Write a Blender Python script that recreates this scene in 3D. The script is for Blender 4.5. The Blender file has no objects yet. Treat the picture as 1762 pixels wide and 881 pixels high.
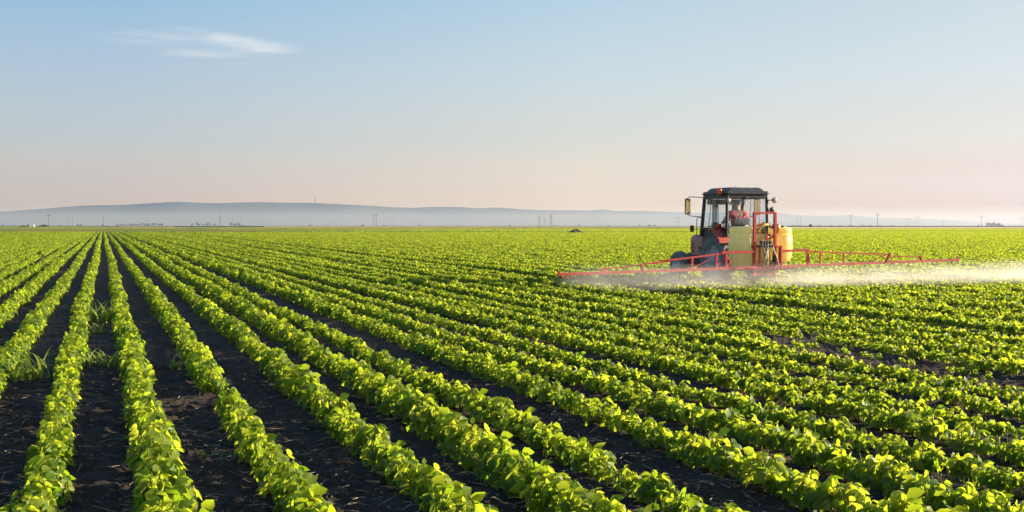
import bpy, bmesh, math, random
import numpy as np
from mathutils import Vector, Matrix, noise as mnoise

PI = math.pi
R = math.radians
random.seed(7)
rng = np.random.default_rng(11)
sc = bpy.context.scene
COL = sc.collection

# ------------------------------------------------------------------ camera, sky, sun, exposure
F = 2000.0                      # focal length in photo pixels (photo 1762 x 881)
CX, CY, HZ = 881.0, 440.5, 388.3
H = 1.72                        # eye height
YAW = math.atan((CX - 177.0) / F)        # camera looks this far clockwise of the rows (+Y)
SY, CYW = math.sin(YAW), math.cos(YAW)
SUN_AZ = YAW + R(80)            # clockwise of +Y
SUN_EL = R(14.5)
EXPO = 1.9                     # the photograph is exposed for the shaded rows

cam_d = bpy.data.cameras.new('camera')
cam = bpy.data.objects.new('camera', cam_d)
COL.objects.link(cam)
cam.location = (0, 0, H)
cam_d.sensor_width = 36.0
cam_d.lens = 36.0 * F / 1762.0
cam_d.clip_start = 0.1
cam_d.clip_end = 90000
cam.rotation_euler = (R(90) - math.atan((CY - HZ) / F), 0, -YAW)
sc.camera = cam

w = bpy.data.worlds.new('World')
sc.world = w
w.use_nodes = True
nt = w.node_tree
for n in list(nt.nodes):
    nt.nodes.remove(n)
out = nt.nodes.new('ShaderNodeOutputWorld')
bg = nt.nodes.new('ShaderNodeBackground')
sky = nt.nodes.new('ShaderNodeTexSky')
sky.sky_type = 'NISHITA'
sky.sun_disc = False
sky.sun_elevation = SUN_EL
sky.sun_rotation = SUN_AZ
sky.air_density = 1.0
sky.dust_density = 1.6
sky.ozone_density = 1.0
sky.altitude = 100

# pale morning sky: the Nishita sky mixed with the peach band above the haze, both by direction
def wn(kind): return nt.nodes.new(kind)
def wmath(op, a, b=None, c=None, clamp=False):
    q = wn('ShaderNodeMath'); q.operation = op; q.use_clamp = clamp
    for k_, v_ in enumerate((a, b, c)):
        if v_ is None: continue
        if isinstance(v_, (int, float)): q.inputs[k_].default_value = v_
        else: nt.links.new(v_, q.inputs[k_])
    return q.outputs[0]
tcw = wn('ShaderNodeTexCoord')
sep = wn('ShaderNodeSeparateXYZ'); nt.links.new(tcw.outputs['Generated'], sep.inputs[0])
hl_ = wmath('SQRT', wmath('MAXIMUM', wmath('SUBTRACT', 1.0, wmath('MULTIPLY', sep.outputs['Z'], sep.outputs['Z'])), 0.0001))
azd = wmath('DIVIDE', wmath('ADD', wmath('MULTIPLY', sep.outputs['X'], math.sin(SUN_AZ)), wmath('MULTIPLY', sep.outputs['Y'], math.cos(SUN_AZ))), hl_)
BGS = 0.10
def skyc(r, g, b, k=1.0):
    l = [((c / 255.0 + 0.055) / 1.055) ** 2.4 * k / (BGS * 2 ** EXPO) for c in (r, g, b)]
    return (*l, 1)
def wramp(stops):
    q = wn('ShaderNodeValToRGB'); e = q.color_ramp.elements
    e[0].position, e[0].color = stops[0][0], stops[0][1]
    e[1].position, e[1].color = stops[-1][0], stops[-1][1]
    for p_, c_ in stops[1:-1]:
        n_ = e.new(p_); n_.color = c_
    nt.links.new(wmath('MAXIMUM', sep.outputs['Z'], 0.0), q.inputs[0]); return q.outputs[0]
#FIT
AWAY = [[0.8885, 0.6088, 0.3714], [0.5565, 0.6004, 0.5857], [0.412, 0.5483, 0.6882], [0.2558, 0.4897, 0.708]]
MIDDLE = [[1.1245, 0.7462, 0.3523], [0.7179, 0.6802, 0.5606], [0.5564, 0.6694, 0.7057], [0.4157, 0.6027, 0.7306]]
TOWARD = [[0.61, 0.1879, 0.005], [0.6389, 0.5644, 0.4581], [0.5658, 0.6273, 0.6461], [0.503, 0.5856, 0.6144]]
#ENDFIT
def wst(cols, z1, z2):
    kx = 1.0 / (BGS * 2 ** EXPO)
    st_ = [(p_, (*[max(0.0, v_) * kx for v_ in c_], 1)) for p_, c_ in zip((0.0265, 0.069, 0.125, 0.186), cols)]
    return wramp([(0.0, st_[0][1])] + st_ + [(0.5, skyc(*z1)), (1.0, skyc(*z2))])
away = wst(AWAY, (105, 155, 205), (80, 125, 185))
middle = wst(MIDDLE, (112, 161, 208), (82, 128, 188))
toward = wst(TOWARD, (125, 170, 212), (85, 130, 190))
def azmix(a, b_, f0, f1):
    fz = wn('ShaderNodeMapRange')
    fz.inputs['From Min'].default_value = f0; fz.inputs['From Max'].default_value = f1
    nt.links.new(azd, fz.inputs['Value'])
    q = wn('ShaderNodeMix'); q.data_type = 'RGBA'
    nt.links.new(fz.outputs[0], q.inputs['Factor']); nt.links.new(a, q.inputs['A']); nt.links.new(b_, q.inputs['B'])
    return q.outputs['Result']
skymix = azmix(azmix(away, middle, -0.16, 0.24), toward, 0.24, 0.60)
mxn_ = wn('ShaderNodeMix'); mxn_.data_type = 'RGBA'; mxn_.inputs['Factor'].default_value = 0.06
nt.links.new(skymix, mxn_.inputs['A']); nt.links.new(sky.outputs[0], mxn_.inputs['B'])
nt.links.new(mxn_.outputs['Result'], bg.inputs[0])
bg.inputs[1].default_value = BGS
nt.links.new(bg.outputs[0], out.inputs[0])

sun_d = bpy.data.lights.new('sun', 'SUN')
sun_d.energy = 5.0
sun_d.angle = R(0.5)
sun_d.color = (1.0, 0.83, 0.60)
sun = bpy.data.objects.new('sun', sun_d)
COL.objects.link(sun)
sdir = Vector((math.sin(SUN_AZ) * math.cos(SUN_EL), math.cos(SUN_AZ) * math.cos(SUN_EL), math.sin(SUN_EL)))
sun.rotation_euler = sdir.to_track_quat('Z', 'Y').to_euler()
sun.location = (60, 0, 40)

vs = sc.view_settings
vs.view_transform = 'Standard'
vs.look = 'None'
vs.gamma = 1.0
vs.use_curve_mapping = False
vs.exposure = EXPO

cy = sc.cycles
cy.max_bounces = 7
cy.diffuse_bounces = 4
cy.glossy_bounces = 3
cy.transmission_bounces = 5
cy.volume_bounces = 1
cy.transparent_max_bounces = 12
cy.sample_clamp_indirect = 6.0
cy.use_denoising = True
try:
    cy.denoiser = "OPENIMAGEDENOISE"
    cy.denoising_input_passes = "RGB_ALBEDO_NORMAL"
    cy.denoising_prefilter = "ACCURATE"
except Exception:
    pass
cy.volume_max_steps = 256

# ------------------------------------------------------------------ helpers
def world_at(px, d):
    lat = (px - CX) / F * d
    return (d * SY + lat * CYW, d * CYW - lat * SY)

def at(px, py, d):
    x, y = world_at(px, d)
    return Vector((x, y, H - (py - HZ) * d / F))

def tag(o, label=None, cat=None, group=None, kind=None):
    if label: o['label'] = label
    if cat: o['category'] = cat
    if group: o['group'] = group
    if kind: o['kind'] = kind
    return o

def empty(name, loc, rz=0.0):
    o = bpy.data.objects.new(name, None)
    COL.objects.link(o)
    o.location = loc
    o.rotation_euler = (0, 0, rz)
    o.empty_display_size = 0.2
    return o

class MB:
    """collects shapes, then links them as one mesh object"""
    def __init__(self):
        self.v = []; self.f = []; self.sm = []
    def add(self, vs_, fs_, smooth=False):
        b = len(self.v)
        self.v += [tuple(p) for p in vs_]
        self.f += [tuple(b + i for i in f) for f in fs_]
        self.sm += [smooth] * len(fs_)
    def box(self, c, s, rot=None, bev=0.0):
        bm = bmesh.new()
        bmesh.ops.create_cube(bm, size=1.0)
        for v in bm.verts:
            v.co = Vector((v.co.x * s[0], v.co.y * s[1], v.co.z * s[2]))
        if bev > 0:
            bmesh.ops.bevel(bm, geom=list(bm.edges), offset=bev, segments=2, affect='EDGES', profile=0.6)
        self.bm(bm, c, rot)
    def bm(self, bm, c=(0, 0, 0), rot=None, smooth=False):
        m = Matrix.Translation(Vector(c))
        if rot is not None:
            m = m @ rot
        bm.verts.index_update()
        self.add([m @ v.co for v in bm.verts], [[v.index for v in f.verts] for f in bm.faces], smooth)
        bm.free()
    def bar(self, a, b, wx, wz=None, bev=0.004):
        """square bar from a to b"""
        a = Vector(a); b = Vector(b)
        wz = wz or wx
        d = b - a
        q = d.to_track_quat('Z', 'Y').to_matrix().to_4x4()
        self.box((a + b) / 2, (wx, wz, d.length), q, bev)
    def tube(self, pts, r, n=10, caps=True):
        pts = [Vector(p) for p in pts]
        rs = r if isinstance(r, (list, tuple)) else [r] * len(pts)
        rings = []
        up = None
        for i, p in enumerate(pts):
            if i == 0: d = pts[1] - pts[0]
            elif i == len(pts) - 1: d = pts[-1] - pts[-2]
            else: d = (pts[i + 1] - pts[i]).normalized() + (pts[i] - pts[i - 1]).normalized()
            d.normalize()
            if up is None:
                up = Vector((0, 0, 1)) if abs(d.z) < 0.9 else Vector((1, 0, 0))
            s = d.cross(up).normalized()
            up = s.cross(d).normalized()
            rings.append([p + (s * math.cos(2 * PI * k / n) + up * math.sin(2 * PI * k / n)) * rs[i] for k in range(n)])
        vs_ = [q for rg in rings for q in rg]
        fs_ = []
        for i in range(len(pts) - 1):
            for k in range(n):
                k2 = (k + 1) % n
                fs_.append((i * n + k, i * n + k2, (i + 1) * n + k2, (i + 1) * n + k))
        self.add(vs_, fs_, True)
        if caps:
            self.add(rings[0], [tuple(range(n - 1, -1, -1))])
            self.add(rings[-1], [tuple(range(n))])
    def lathe(self, prof, c=(0, 0, 0), axis='Z', n=32, smooth=True):
        """prof: list of (radius, height) along the axis"""
        vs_ = []
        for (r, h) in prof:
            for k in range(n):
                a = 2 * PI * k / n
                x, y = r * math.cos(a), r * math.sin(a)
                p = (x, y, h) if axis == 'Z' else ((h, x, y) if axis == 'X' else (x, h, y))
                vs_.append((p[0] + c[0], p[1] + c[1], p[2] + c[2]))
        fs_ = []
        for i in range(len(prof) - 1):
            for k in range(n):
                k2 = (k + 1) % n
                q = (i * n + k, i * n + k2, (i + 1) * n + k2, (i + 1) * n + k)
                fs_.append(q if axis != 'Y' else q[::-1])
        self.add(vs_, fs_, smooth)
    def prism(self, poly, a, b, axis='X'):
        """2D polygon extruded from a to b along the axis; poly is (y,z) for X, (x,z) for Y, (x,y) for Z"""
        def pt(p, t):
            return (t, p[0], p[1]) if axis == 'X' else ((p[0], t, p[1]) if axis == 'Y' else (p[0], p[1], t))
        n = len(poly)
        vs_ = [pt(p, a) for p in poly] + [pt(p, b) for p in poly]
        fs_ = [tuple(range(n)), tuple(range(2 * n - 1, n - 1, -1))]
        for i in range(n):
            j = (i + 1) % n
            fs_.append((i, i + n, j + n, j))
        self.add(vs_, fs_)
    def build(self, name, mat, parent=None, fix=True):
        me = bpy.data.meshes.new(name)
        me.from_pydata(self.v, [], self.f)
        me.polygons.foreach_set('use_smooth', self.sm)
        if fix:
            bm = bmesh.new(); bm.from_mesh(me)
            bmesh.ops.recalc_face_normals(bm, faces=bm.faces)
            bm.to_mesh(me); bm.free()
        me.materials.append(mat)
        me.update()
        o = bpy.data.objects.new(name, me)
        COL.objects.link(o)
        if parent is not None:
            o.parent = parent
        return o

def np_mesh(name, verts, quads, mat, smooth=True):
    me = bpy.data.meshes.new(name)
    nv, nf = len(verts), len(quads)
    me.vertices.add(nv)
    me.vertices.foreach_set('co', np.asarray(verts, dtype=np.float32).ravel())
    me.loops.add(nf * 4)
    me.loops.foreach_set('vertex_index', np.asarray(quads, dtype=np.int32).ravel())
    me.polygons.add(nf)
    me.polygons.foreach_set('loop_start', np.arange(0, nf * 4, 4, dtype=np.int32))
    me.polygons.foreach_set('use_smooth', np.full(nf, smooth, dtype=bool))
    if mat: me.materials.append(mat)
    me.update(calc_edges=True)
    o = bpy.data.objects.new(name, me)
    COL.objects.link(o)
    return o

# ------------------------------------------------------------------ materials
def mat_new(name):
    m = bpy.data.materials.new(name)
    m.use_nodes = True
    t = m.node_tree
    for n in list(t.nodes):
        t.nodes.remove(n)
    o = t.nodes.new('ShaderNodeOutputMaterial')
    return m, t, o

def plain(name, col, rough=0.5, metal=0.0, var=0.25, scale=6.0, dirt=None, dirt_amt=0.4, spec=0.5, bump=0.0):
    m, t, o = mat_new(name)
    p = t.nodes.new('ShaderNodeBsdfPrincipled')
    p.inputs['Roughness'].default_value = rough
    p.inputs['Metallic'].default_value = metal
    p.inputs['Specular IOR Level'].default_value = spec
    tc = t.nodes.new('ShaderNodeTexCoord')
    nz = t.nodes.new('ShaderNodeTexNoise')
    nz.inputs['Scale'].default_value = scale
    nz.inputs['Detail'].default_value = 6
    t.links.new(tc.outputs['Object'], nz.inputs['Vector'])
    r = t.nodes.new('ShaderNodeValToRGB')
    r.color_ramp.elements[0].position = 0.35
    r.color_ramp.elements[1].position = 0.68
    c0 = dirt if dirt else tuple(c * (1 - var) for c in col)
    if dirt:
        c0 = tuple(c * (1 - dirt_amt) + d * dirt_amt for c, d in zip(col, dirt))
    r.color_ramp.elements[0].color = (*c0, 1)
    r.color_ramp.elements[1].color = (*col, 1)
    t.links.new(nz.outputs['Fac'], r.inputs['Fac'])
    t.links.new(r.outputs['Color'], p.inputs['Base Color'])
    if bump:
        b = t.nodes.new('ShaderNodeBump')
        b.inputs['Strength'].default_value = bump
        b.inputs['Distance'].default_value = 0.02
        t.links.new(nz.outputs['Fac'], b.inputs['Height'])
        t.links.new(b.outputs['Normal'], p.inputs['Normal'])
    t.links.new(p.outputs[0], o.inputs[0])
    return m

DUST = (0.20, 0.15, 0.11)
M = {}
M['red'] = plain('red_paint', (0.56, 0.032, 0.028), 0.42, dirt=(0.35, 0.09, 0.06), dirt_amt=0.5, scale=9)
M['faded_red'] = plain('faded_red_paint', (0.60, 0.22, 0.18), 0.55, dirt=DUST, dirt_amt=0.35, scale=5)
M['fender_red'] = plain('fender_red_paint', (0.50, 0.075, 0.05), 0.5, dirt=DUST, dirt_amt=0.3, scale=4)
M['black'] = plain('black_paint', (0.022, 0.023, 0.028), 0.4, dirt=(0.10, 0.085, 0.07), dirt_amt=0.25, scale=5)
M['roof'] = plain('dark_roof_paint', (0.028, 0.033, 0.05), 0.38, dirt=(0.1, 0.09, 0.08), dirt_amt=0.3, scale=4)
M['iron'] = plain('greasy_iron', (0.035, 0.034, 0.034), 0.55, metal=0.3, dirt=DUST, dirt_amt=0.35, scale=8)
M['rubber'] = plain('dusty_rubber', (0.135, 0.130, 0.122), 0.85, dirt=(0.32, 0.30, 0.28), dirt_amt=0.6, scale=7, spec=0.3, bump=0.3)
M['rim'] = plain('dusty_rim_paint', (0.55, 0.55, 0.58), 0.5, metal=0.0, dirt=DUST, dirt_amt=0.6, scale=10)
M['grey'] = plain('grey_plastic', (0.10, 0.105, 0.11), 0.6, scale=8)
M['seat'] = plain('grey_seat_vinyl', (0.13, 0.135, 0.14), 0.65, scale=12)
M['chrome'] = plain('worn_metal', (0.55, 0.55, 0.53), 0.3, metal=0.9, scale=12)
M['lens'] = plain('lamp_lens', (0.42, 0.41, 0.37), 0.12, scale=20, var=0.1)
M['redlens'] = plain('red_lens', (0.45, 0.01, 0.012), 0.15, scale=20)
M['hose'] = plain('black_hose', (0.03, 0.028, 0.027), 0.55, scale=20)
M['yhose'] = plain('yellow_hose', (0.70, 0.42, 0.03), 0.5, scale=15)
M['ghose'] = plain('clear_grey_hose', (0.26, 0.24, 0.2), 0.4, scale=15)
M['brass'] = plain('brass_fitting', (0.5, 0.36, 0.12), 0.35, metal=0.8, scale=20)
M['shirt'] = plain('pink_red_shirt', (0.62, 0.13, 0.14), 0.85, scale=9, spec=0.2, var=0.15)
M['trousers'] = plain('dark_trousers', (0.05, 0.055, 0.08), 0.85, scale=9, spec=0.2)
M['skin'] = plain('skin', (0.50, 0.28, 0.19), 0.55, scale=14, var=0.08)
M['hair'] = plain('grey_hair', (0.38, 0.36, 0.34), 0.8, scale=30)
M['eye'] = plain('dark_eye', (0.03, 0.025, 0.02), 0.2)
M['straw'] = plain('dry_straw', (0.36, 0.29, 0.19), 0.8, scale=30)
M['bark'] = plain('bark', (0.10, 0.075, 0.05), 0.9, scale=6, bump=0.5)
M['pylon'] = plain('galvanised_steel', (0.12, 0.12, 0.14), 0.8, metal=0.0, scale=0.5)
M['wwall'] = plain('white_wall', (0.78, 0.76, 0.72), 0.8, scale=0.4, var=0.1)
M['gwall'] = plain('grey_wall', (0.32, 0.32, 0.34), 0.8, scale=0.1, var=0.2)
M['tile'] = plain('roof_tile', (0.20, 0.11, 0.08), 0.8, scale=0.6)
M['dark'] = plain('dark_opening', (0.02, 0.02, 0.022), 0.4)

def mirror_mat():
    m, t, o = mat_new('mirror_glass')
    p = t.nodes.new('ShaderNodeBsdfPrincipled')
    p.inputs['Metallic'].default_value = 1.0
    p.inputs['Roughness'].default_value = 0.12
    p.inputs['Base Color'].default_value = (0.96, 0.72, 0.30, 1)  # yellow of the reflected warm sky tinted into the glass
    t.links.new(p.outputs[0], o.inputs[0])
    return m
M['mirror'] = mirror_mat()

def glass_mat():
    m, t, o = mat_new('cab_glass')
    tr = t.nodes.new('ShaderNodeBsdfTransparent')
    tr.inputs[0].default_value = (0.95, 0.97, 0.98, 1)
    gl = t.nodes.new('ShaderNodeBsdfGlossy')
    gl.inputs['Roughness'].default_value = 0.05
    gl.inputs[0].default_value = (0.9, 0.95, 1, 1)
    lw = t.nodes.new('ShaderNodeLayerWeight'); lw.inputs['Blend'].default_value = 0.5
    pw = t.nodes.new('ShaderNodeMath'); pw.operation = 'POWER'; pw.inputs[1].default_value = 5.0
    t.links.new(lw.outputs['Facing'], pw.inputs[0])
    fr = t.nodes.new('ShaderNodeMath'); fr.operation = 'MULTIPLY_ADD'; fr.inputs[1].default_value = 0.7; fr.inputs[2].default_value = 0.025
    t.links.new(pw.outputs[0], fr.inputs[0])
    mx = t.nodes.new('ShaderNodeMixShader')
    t.links.new(fr.outputs[0], mx.inputs[0])
    t.links.new(tr.outputs[0], mx.inputs[1])
    t.links.new(gl.outputs[0], mx.inputs[2])
    # road-dust film on the panes
    df = t.nodes.new('ShaderNodeBsdfDiffuse')
    df.inputs[0].default_value = (0.5, 0.48, 0.45, 1)
    mx2 = t.nodes.new('ShaderNodeMixShader')
    mx2.inputs[0].default_value = 0.03
    t.links.new(mx.outputs[0], mx2.inputs[1])
    t.links.new(df.outputs[0], mx2.inputs[2])
    t.links.new(mx2.outputs[0], o.inputs[0])
    return m
M['glass'] = glass_mat()

def translucent_plastic(name, col, tcol, mix=0.5, rough=0.4):
    m, t, o = mat_new(name)
    p = t.nodes.new('ShaderNodeBsdfPrincipled')
    p.inputs['Roughness'].default_value = rough
    tc = t.nodes.new('ShaderNodeTexCoord')
    nz = t.nodes.new('ShaderNodeTexNoise')
    nz.inputs['Scale'].default_value = 3.0
    nz.inputs['Detail'].default_value = 8
    mp = t.nodes.new('ShaderNodeMapping')
    mp.inputs['Scale'].default_value = (2.5, 2.5, 0.7)
    t.links.new(tc.outputs['Object'], mp.inputs[0])
    t.links.new(mp.outputs[0], nz.inputs['Vector'])
    r = t.nodes.new('ShaderNodeValToRGB')
    r.color_ramp.elements[0].position = 0.30
    r.color_ramp.elements[1].position = 0.55
    r.color_ramp.elements[0].color = (col[0] * 0.72, col[1] * 0.68, col[2] * 0.6, 1)
    r.color_ramp.elements[1].color = (*col, 1)
    t.links.new(nz.outputs['Fac'], r.inputs['Fac'])
    t.links.new(r.outputs[0], p.inputs['Base Color'])
    tl = t.nodes.new('ShaderNodeBsdfTranslucent')
    tl.inputs[0].default_value = (*tcol, 1)
    mx = t.nodes.new('ShaderNodeMixShader')
    mx.inputs[0].default_value = mix
    t.links.new(p.outputs[0], mx.inputs[1])
    t.links.new(tl.outputs[0], mx.inputs[2])
    t.links.new(mx.outputs[0], o.inputs[0])
    return m
M['tank'] = translucent_plastic('pale_yellow_plastic', (0.97, 0.94, 0.50), (1.0, 0.98, 0.58), 0.52, 0.3)
M['tank_sun_tint'] = translucent_plastic('sun_tinted_yellow_plastic', (0.90, 0.73, 0.28), (0.99, 0.86, 0.42), 0.45)  # right tank: amber glow of sun through the shell, put into the colour
M['amber'] = translucent_plastic('amber_lens', (0.75, 0.20, 0.01), (0.95, 0.30, 0.01), 0.5, 0.15)

def leaf_mat(name, d0, d1, t0, t1, mix=0.5, rough=0.45):
    m, t, o = mat_new(name)
    at_ = t.nodes.new('ShaderNodeAttribute')
    at_.attribute_name = 'tint'
    oi = t.nodes.new('ShaderNodeObjectInfo')
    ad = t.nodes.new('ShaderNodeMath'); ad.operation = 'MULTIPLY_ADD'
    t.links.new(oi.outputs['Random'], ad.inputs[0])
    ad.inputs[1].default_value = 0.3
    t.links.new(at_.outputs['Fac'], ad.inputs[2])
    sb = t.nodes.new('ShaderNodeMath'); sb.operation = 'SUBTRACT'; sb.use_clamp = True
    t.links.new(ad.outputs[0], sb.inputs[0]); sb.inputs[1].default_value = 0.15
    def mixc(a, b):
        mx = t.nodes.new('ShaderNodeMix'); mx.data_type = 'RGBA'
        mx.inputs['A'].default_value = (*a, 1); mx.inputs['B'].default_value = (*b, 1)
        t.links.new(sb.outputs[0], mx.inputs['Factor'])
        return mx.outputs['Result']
    p = t.nodes.new('ShaderNodeBsdfPrincipled')
    p.inputs['Roughness'].default_value = rough
    p.inputs['Specular IOR Level'].default_value = 0.28
    t.links.new(mixc(d0, d1), p.inputs['Base Color'])
    tl = t.nodes.new('ShaderNodeBsdfTranslucent')
    t.links.new(mixc(t0, t1), tl.inputs[0])
    mx = t.nodes.new('ShaderNodeMixShader'); mx.inputs[0].default_value = mix
    t.links.new(p.outputs[0], mx.inputs[1]); t.links.new(tl.outputs[0], mx.inputs[2])
    t.links.new(mx.outputs[0], o.inputs[0])
    return m
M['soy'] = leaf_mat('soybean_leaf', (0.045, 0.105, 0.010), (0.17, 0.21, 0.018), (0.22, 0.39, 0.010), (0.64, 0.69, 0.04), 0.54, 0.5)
M['stem'] = plain('green_stem', (0.16, 0.20, 0.05), 0.6, scale=20)
M['grass'] = leaf_mat('grass_blade', (0.08, 0.15, 0.02), (0.20, 0.25, 0.04), (0.2, 0.3, 0.03), (0.50, 0.56, 0.08), 0.5)
M['tree'] = leaf_mat('tree_leaf', (0.035, 0.06, 0.015), (0.07, 0.10, 0.025), (0.05, 0.09, 0.01), (0.1, 0.14, 0.02), 0.35, 0.6)

# ------------------------------------------------------------------ soil: one sheet to the horizon
ROT2 = R(1.0)                    # the tractor's planting pass runs one degree to the right of the near pass
C2, S2 = math.cos(ROT2), math.sin(ROT2)
TX, TY = world_at(1273.4, 34.0)  # rear axle of the tractor on the ground
UT = TX * C2 - TY * S2           # its place across pass-two rows

def pass2_u(x, y): return x * C2 - y * S2
def pass2_v(x, y): return x * S2 + y * C2

def vnoise(x, y, seed=0):
    """cheap smooth value noise with numpy"""
    xi = np.floor(x).astype(np.int64); yi = np.floor(y).astype(np.int64)
    xf = x - xi; yf = y - yi
    xf = xf * xf * (3 - 2 * xf); yf = yf * yf * (3 - 2 * yf)
    def h(a, b):
        n = (a * 374761393 + b * 668265263 + seed * 1442695041) & 0x7fffffff
        n = ((n ^ (n >> 13)) * 1274126177) & 0x7fffffff
        return ((n ^ (n >> 16)) & 0xffff) / 65535.0
    return (h(xi, yi) * (1 - xf) + h(xi + 1, yi) * xf) * (1 - yf) + (h(xi, yi + 1) * (1 - xf) + h(xi + 1, yi + 1) * xf) * yf

PASS1 = [(x_ - 177) * 0.002914 for x_ in (50, 293, 541, 818, 1050, 1272, 1577, 1812, 2055, 2310, 2540, 2800, 3030)]
left_rows = []
xx = -1.08
while xx > -62:
    left_rows.append(xx)
    xx -= 0.70 + random.uniform(-0.04, 0.05)
BOUND = 9.15                     # gap between the two passes, across pass-two rows

def soil():
    rad = [0.0, 0.6, 1.4, 2.2, 3.0, 3.7]
    r = 4.2
    while r < 15:
        rad.append(r); r += 0.022 + max(0, r - 6) * 0.004
    while r < 12000:
        rad.append(r); r *= 1.02
    rad.append(12000)
    rad = np.array(rad)
    a_in = np.linspace(YAW - R(32), YAW + R(32), 760)
    a_out = np.linspace(YAW + R(32), YAW - R(32) + 2 * PI, 60)[1:-1]
    ang = np.concatenate([a_in, a_out])
    A, Rr = np.meshgrid(ang, rad)
    X = Rr * np.sin(A); Y = Rr * np.cos(A)
    Z = np.zeros_like(X)
    fade = np.clip(1 - (Rr - 30) / 60, 0, 1)
    big = vnoise(X * 1.1, Y * 0.7, 1) - 0.5
    mid = vnoise(X * 6, Y * 5, 2) - 0.5
    cl = vnoise(X * 17, Y * 15, 3)
    fine = vnoise(X * 42, Y * 40, 4) - 0.5
    Z += fade * (0.045 * big + 0.042 * mid + 0.075 * np.clip(cl - 0.55, 0, 1) + 0.016 * fine)
    n_a = len(ang); n_r = len(rad)
    verts = np.stack([X, Y, Z], -1).reshape(-1, 3)
    i = np.arange(n_r - 1)[:, None]; j = np.arange(n_a)[None, :]
    j2 = (j + 1) % n_a
    quads = np.stack([i * n_a + j, (i + 1) * n_a + j, (i + 1) * n_a + j2, i * n_a + j2], -1).reshape(-1, 4)
    quads = quads[:, ::-1]
    m, t, o = mat_new('dark_soil')
    p = t.nodes.new('ShaderNodeBsdfPrincipled')
    p.inputs['Roughness'].default_value = 0.92
    p.inputs['Specular IOR Level'].default_value = 0.2
    tc = t.nodes.new('ShaderNodeTexCoord')
    n1 = t.nodes.new('ShaderNodeTexNoise'); n1.inputs['Scale'].default_value = 1.3; n1.inputs['Detail'].default_value = 9
    n2 = t.nodes.new('ShaderNodeTexNoise'); n2.inputs['Scale'].default_value = 45; n2.inputs['Detail'].default_value = 6; n2.inputs['Roughness'].default_value = 0.7
    t.links.new(tc.outputs['Object'], n1.inputs['Vector']); t.links.new(tc.outputs['Object'], n2.inputs['Vector'])
    r1 = t.nodes.new('ShaderNodeValToRGB')
    r1.color_ramp.elements[0].position = 0.3; r1.color_ramp.elements[1].position = 0.75
    r1.color_ramp.elements[0].color = (0.012, 0.0105, 0.0095, 1)
    r1.color_ramp.elements[1].color = (0.066, 0.045, 0.029, 1)
    mxn = t.nodes.new('ShaderNodeMath'); mxn.operation = 'MULTIPLY_ADD'
    t.links.new(n2.outputs['Fac'], mxn.inputs[0]); mxn.inputs[1].default_value = 0.5
    hm = t.nodes.new('ShaderNodeMath'); hm.operation = 'MULTIPLY'; hm.inputs[1].default_value = 0.5
    t.links.new(n1.outputs['Fac'], hm.inputs[0]); t.links.new(hm.outputs[0], mxn.inputs[2])
    t.links.new(mxn.outputs[0], r1.inputs[0])
    t.links.new(r1.outputs[0], p.inputs['Base Color'])
    b = t.nodes.new('ShaderNodeBump'); b.inputs['Strength'].default_value = 0.9; b.inputs['Distance'].default_value = 0.03
    t.links.new(n2.outputs['Fac'], b.inputs['Height']); t.links.new(b.outputs[0], p.inputs['Normal'])
    t.links.new(p.outputs[0], o.inputs[0])
    ob = np_mesh('ground', verts, quads, m)
    tag(ob, 'dark bare soil between the crop rows, stretching to the horizon', 'ground', kind='structure')
    return ob
soil()

# far fields as sheets
def field_mat(name, c0, c1, scale, rough=0.9):
    m, t, o = mat_new(name)
    p = t.nodes.new('ShaderNodeBsdfPrincipled')
    p.inputs['Roughness'].default_value = rough
    p.inputs['Specular IOR Level'].default_value = 0.1
    tc = t.nodes.new('ShaderNodeTexCoord')
    mp = t.nodes.new('ShaderNodeMapping'); mp.inputs['Scale'].default_value = (1.0, 0.25, 1.0); mp.inputs['Rotation'].default_value = (0, 0, YAW)
    n1 = t.nodes.new('ShaderNodeTexNoise'); n1.inputs['Scale'].default_value = scale; n1.inputs['Detail'].default_value = 8
    t.links.new(tc.outputs['Object'], mp.inputs[0]); t.links.new(mp.outputs[0], n1.inputs['Vector'])
    r1 = t.nodes.new('ShaderNodeValToRGB')
    r1.color_ramp.elements[0].position = 0.35; r1.color_ramp.elements[1].position = 0.65
    r1.color_ramp.elements[0].color = (*c0, 1); r1.color_ramp.elements[1].color = (*c1, 1)
    t.links.new(n1.outputs['Fac'], r1.inputs[0]); t.links.new(r1.outputs[0], p.inputs['Base Color'])
    tl = t.nodes.new('ShaderNodeBsdfTranslucent'); t.links.new(r1.outputs[0], tl.inputs[0])
    t.links.new(p.outputs[0], o.inputs[0])
    return m

D2 = 570.0                       # front edge of the second field

def standing_crop(name, mat, d0, d1, px0, px1, z, amp, nd=40, nl=500):
    """a field of standing crop with depth: bumpy top and an upright front edge"""
    dd = d0 * (d1 / d0) ** np.linspace(0, 1, nd)
    pp = np.linspace(px0, px1, nl)
    P, D = np.meshgrid(pp, dd)
    lat = (P - CX) / F * D
    X = D * SY + lat * CYW; Y = D * CYW - lat * SY
    Z = z + amp * (rng.random(X.shape) - 0.5)
    top = np.stack([X, Y, Z], -1).reshape(-1, 3)
    i = np.arange(nd - 1)[:, None]; j = np.arange(nl - 1)[None, :]
    q = np.stack([i * nl + j, i * nl + j + 1, (i + 1) * nl + j + 1, (i + 1) * nl + j], -1).reshape(-1, 4)
    base = top[:nl].copy(); base[:, 2] = 0.0
    b0 = nl * nd
    jj = np.arange(nl - 1)
    q2 = np.stack([b0 + jj, b0 + jj + 1, jj + 1, jj], -1)
    return np_mesh(name, np.concatenate([top, base]), np.concatenate([q, q2]), mat, False)

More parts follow.
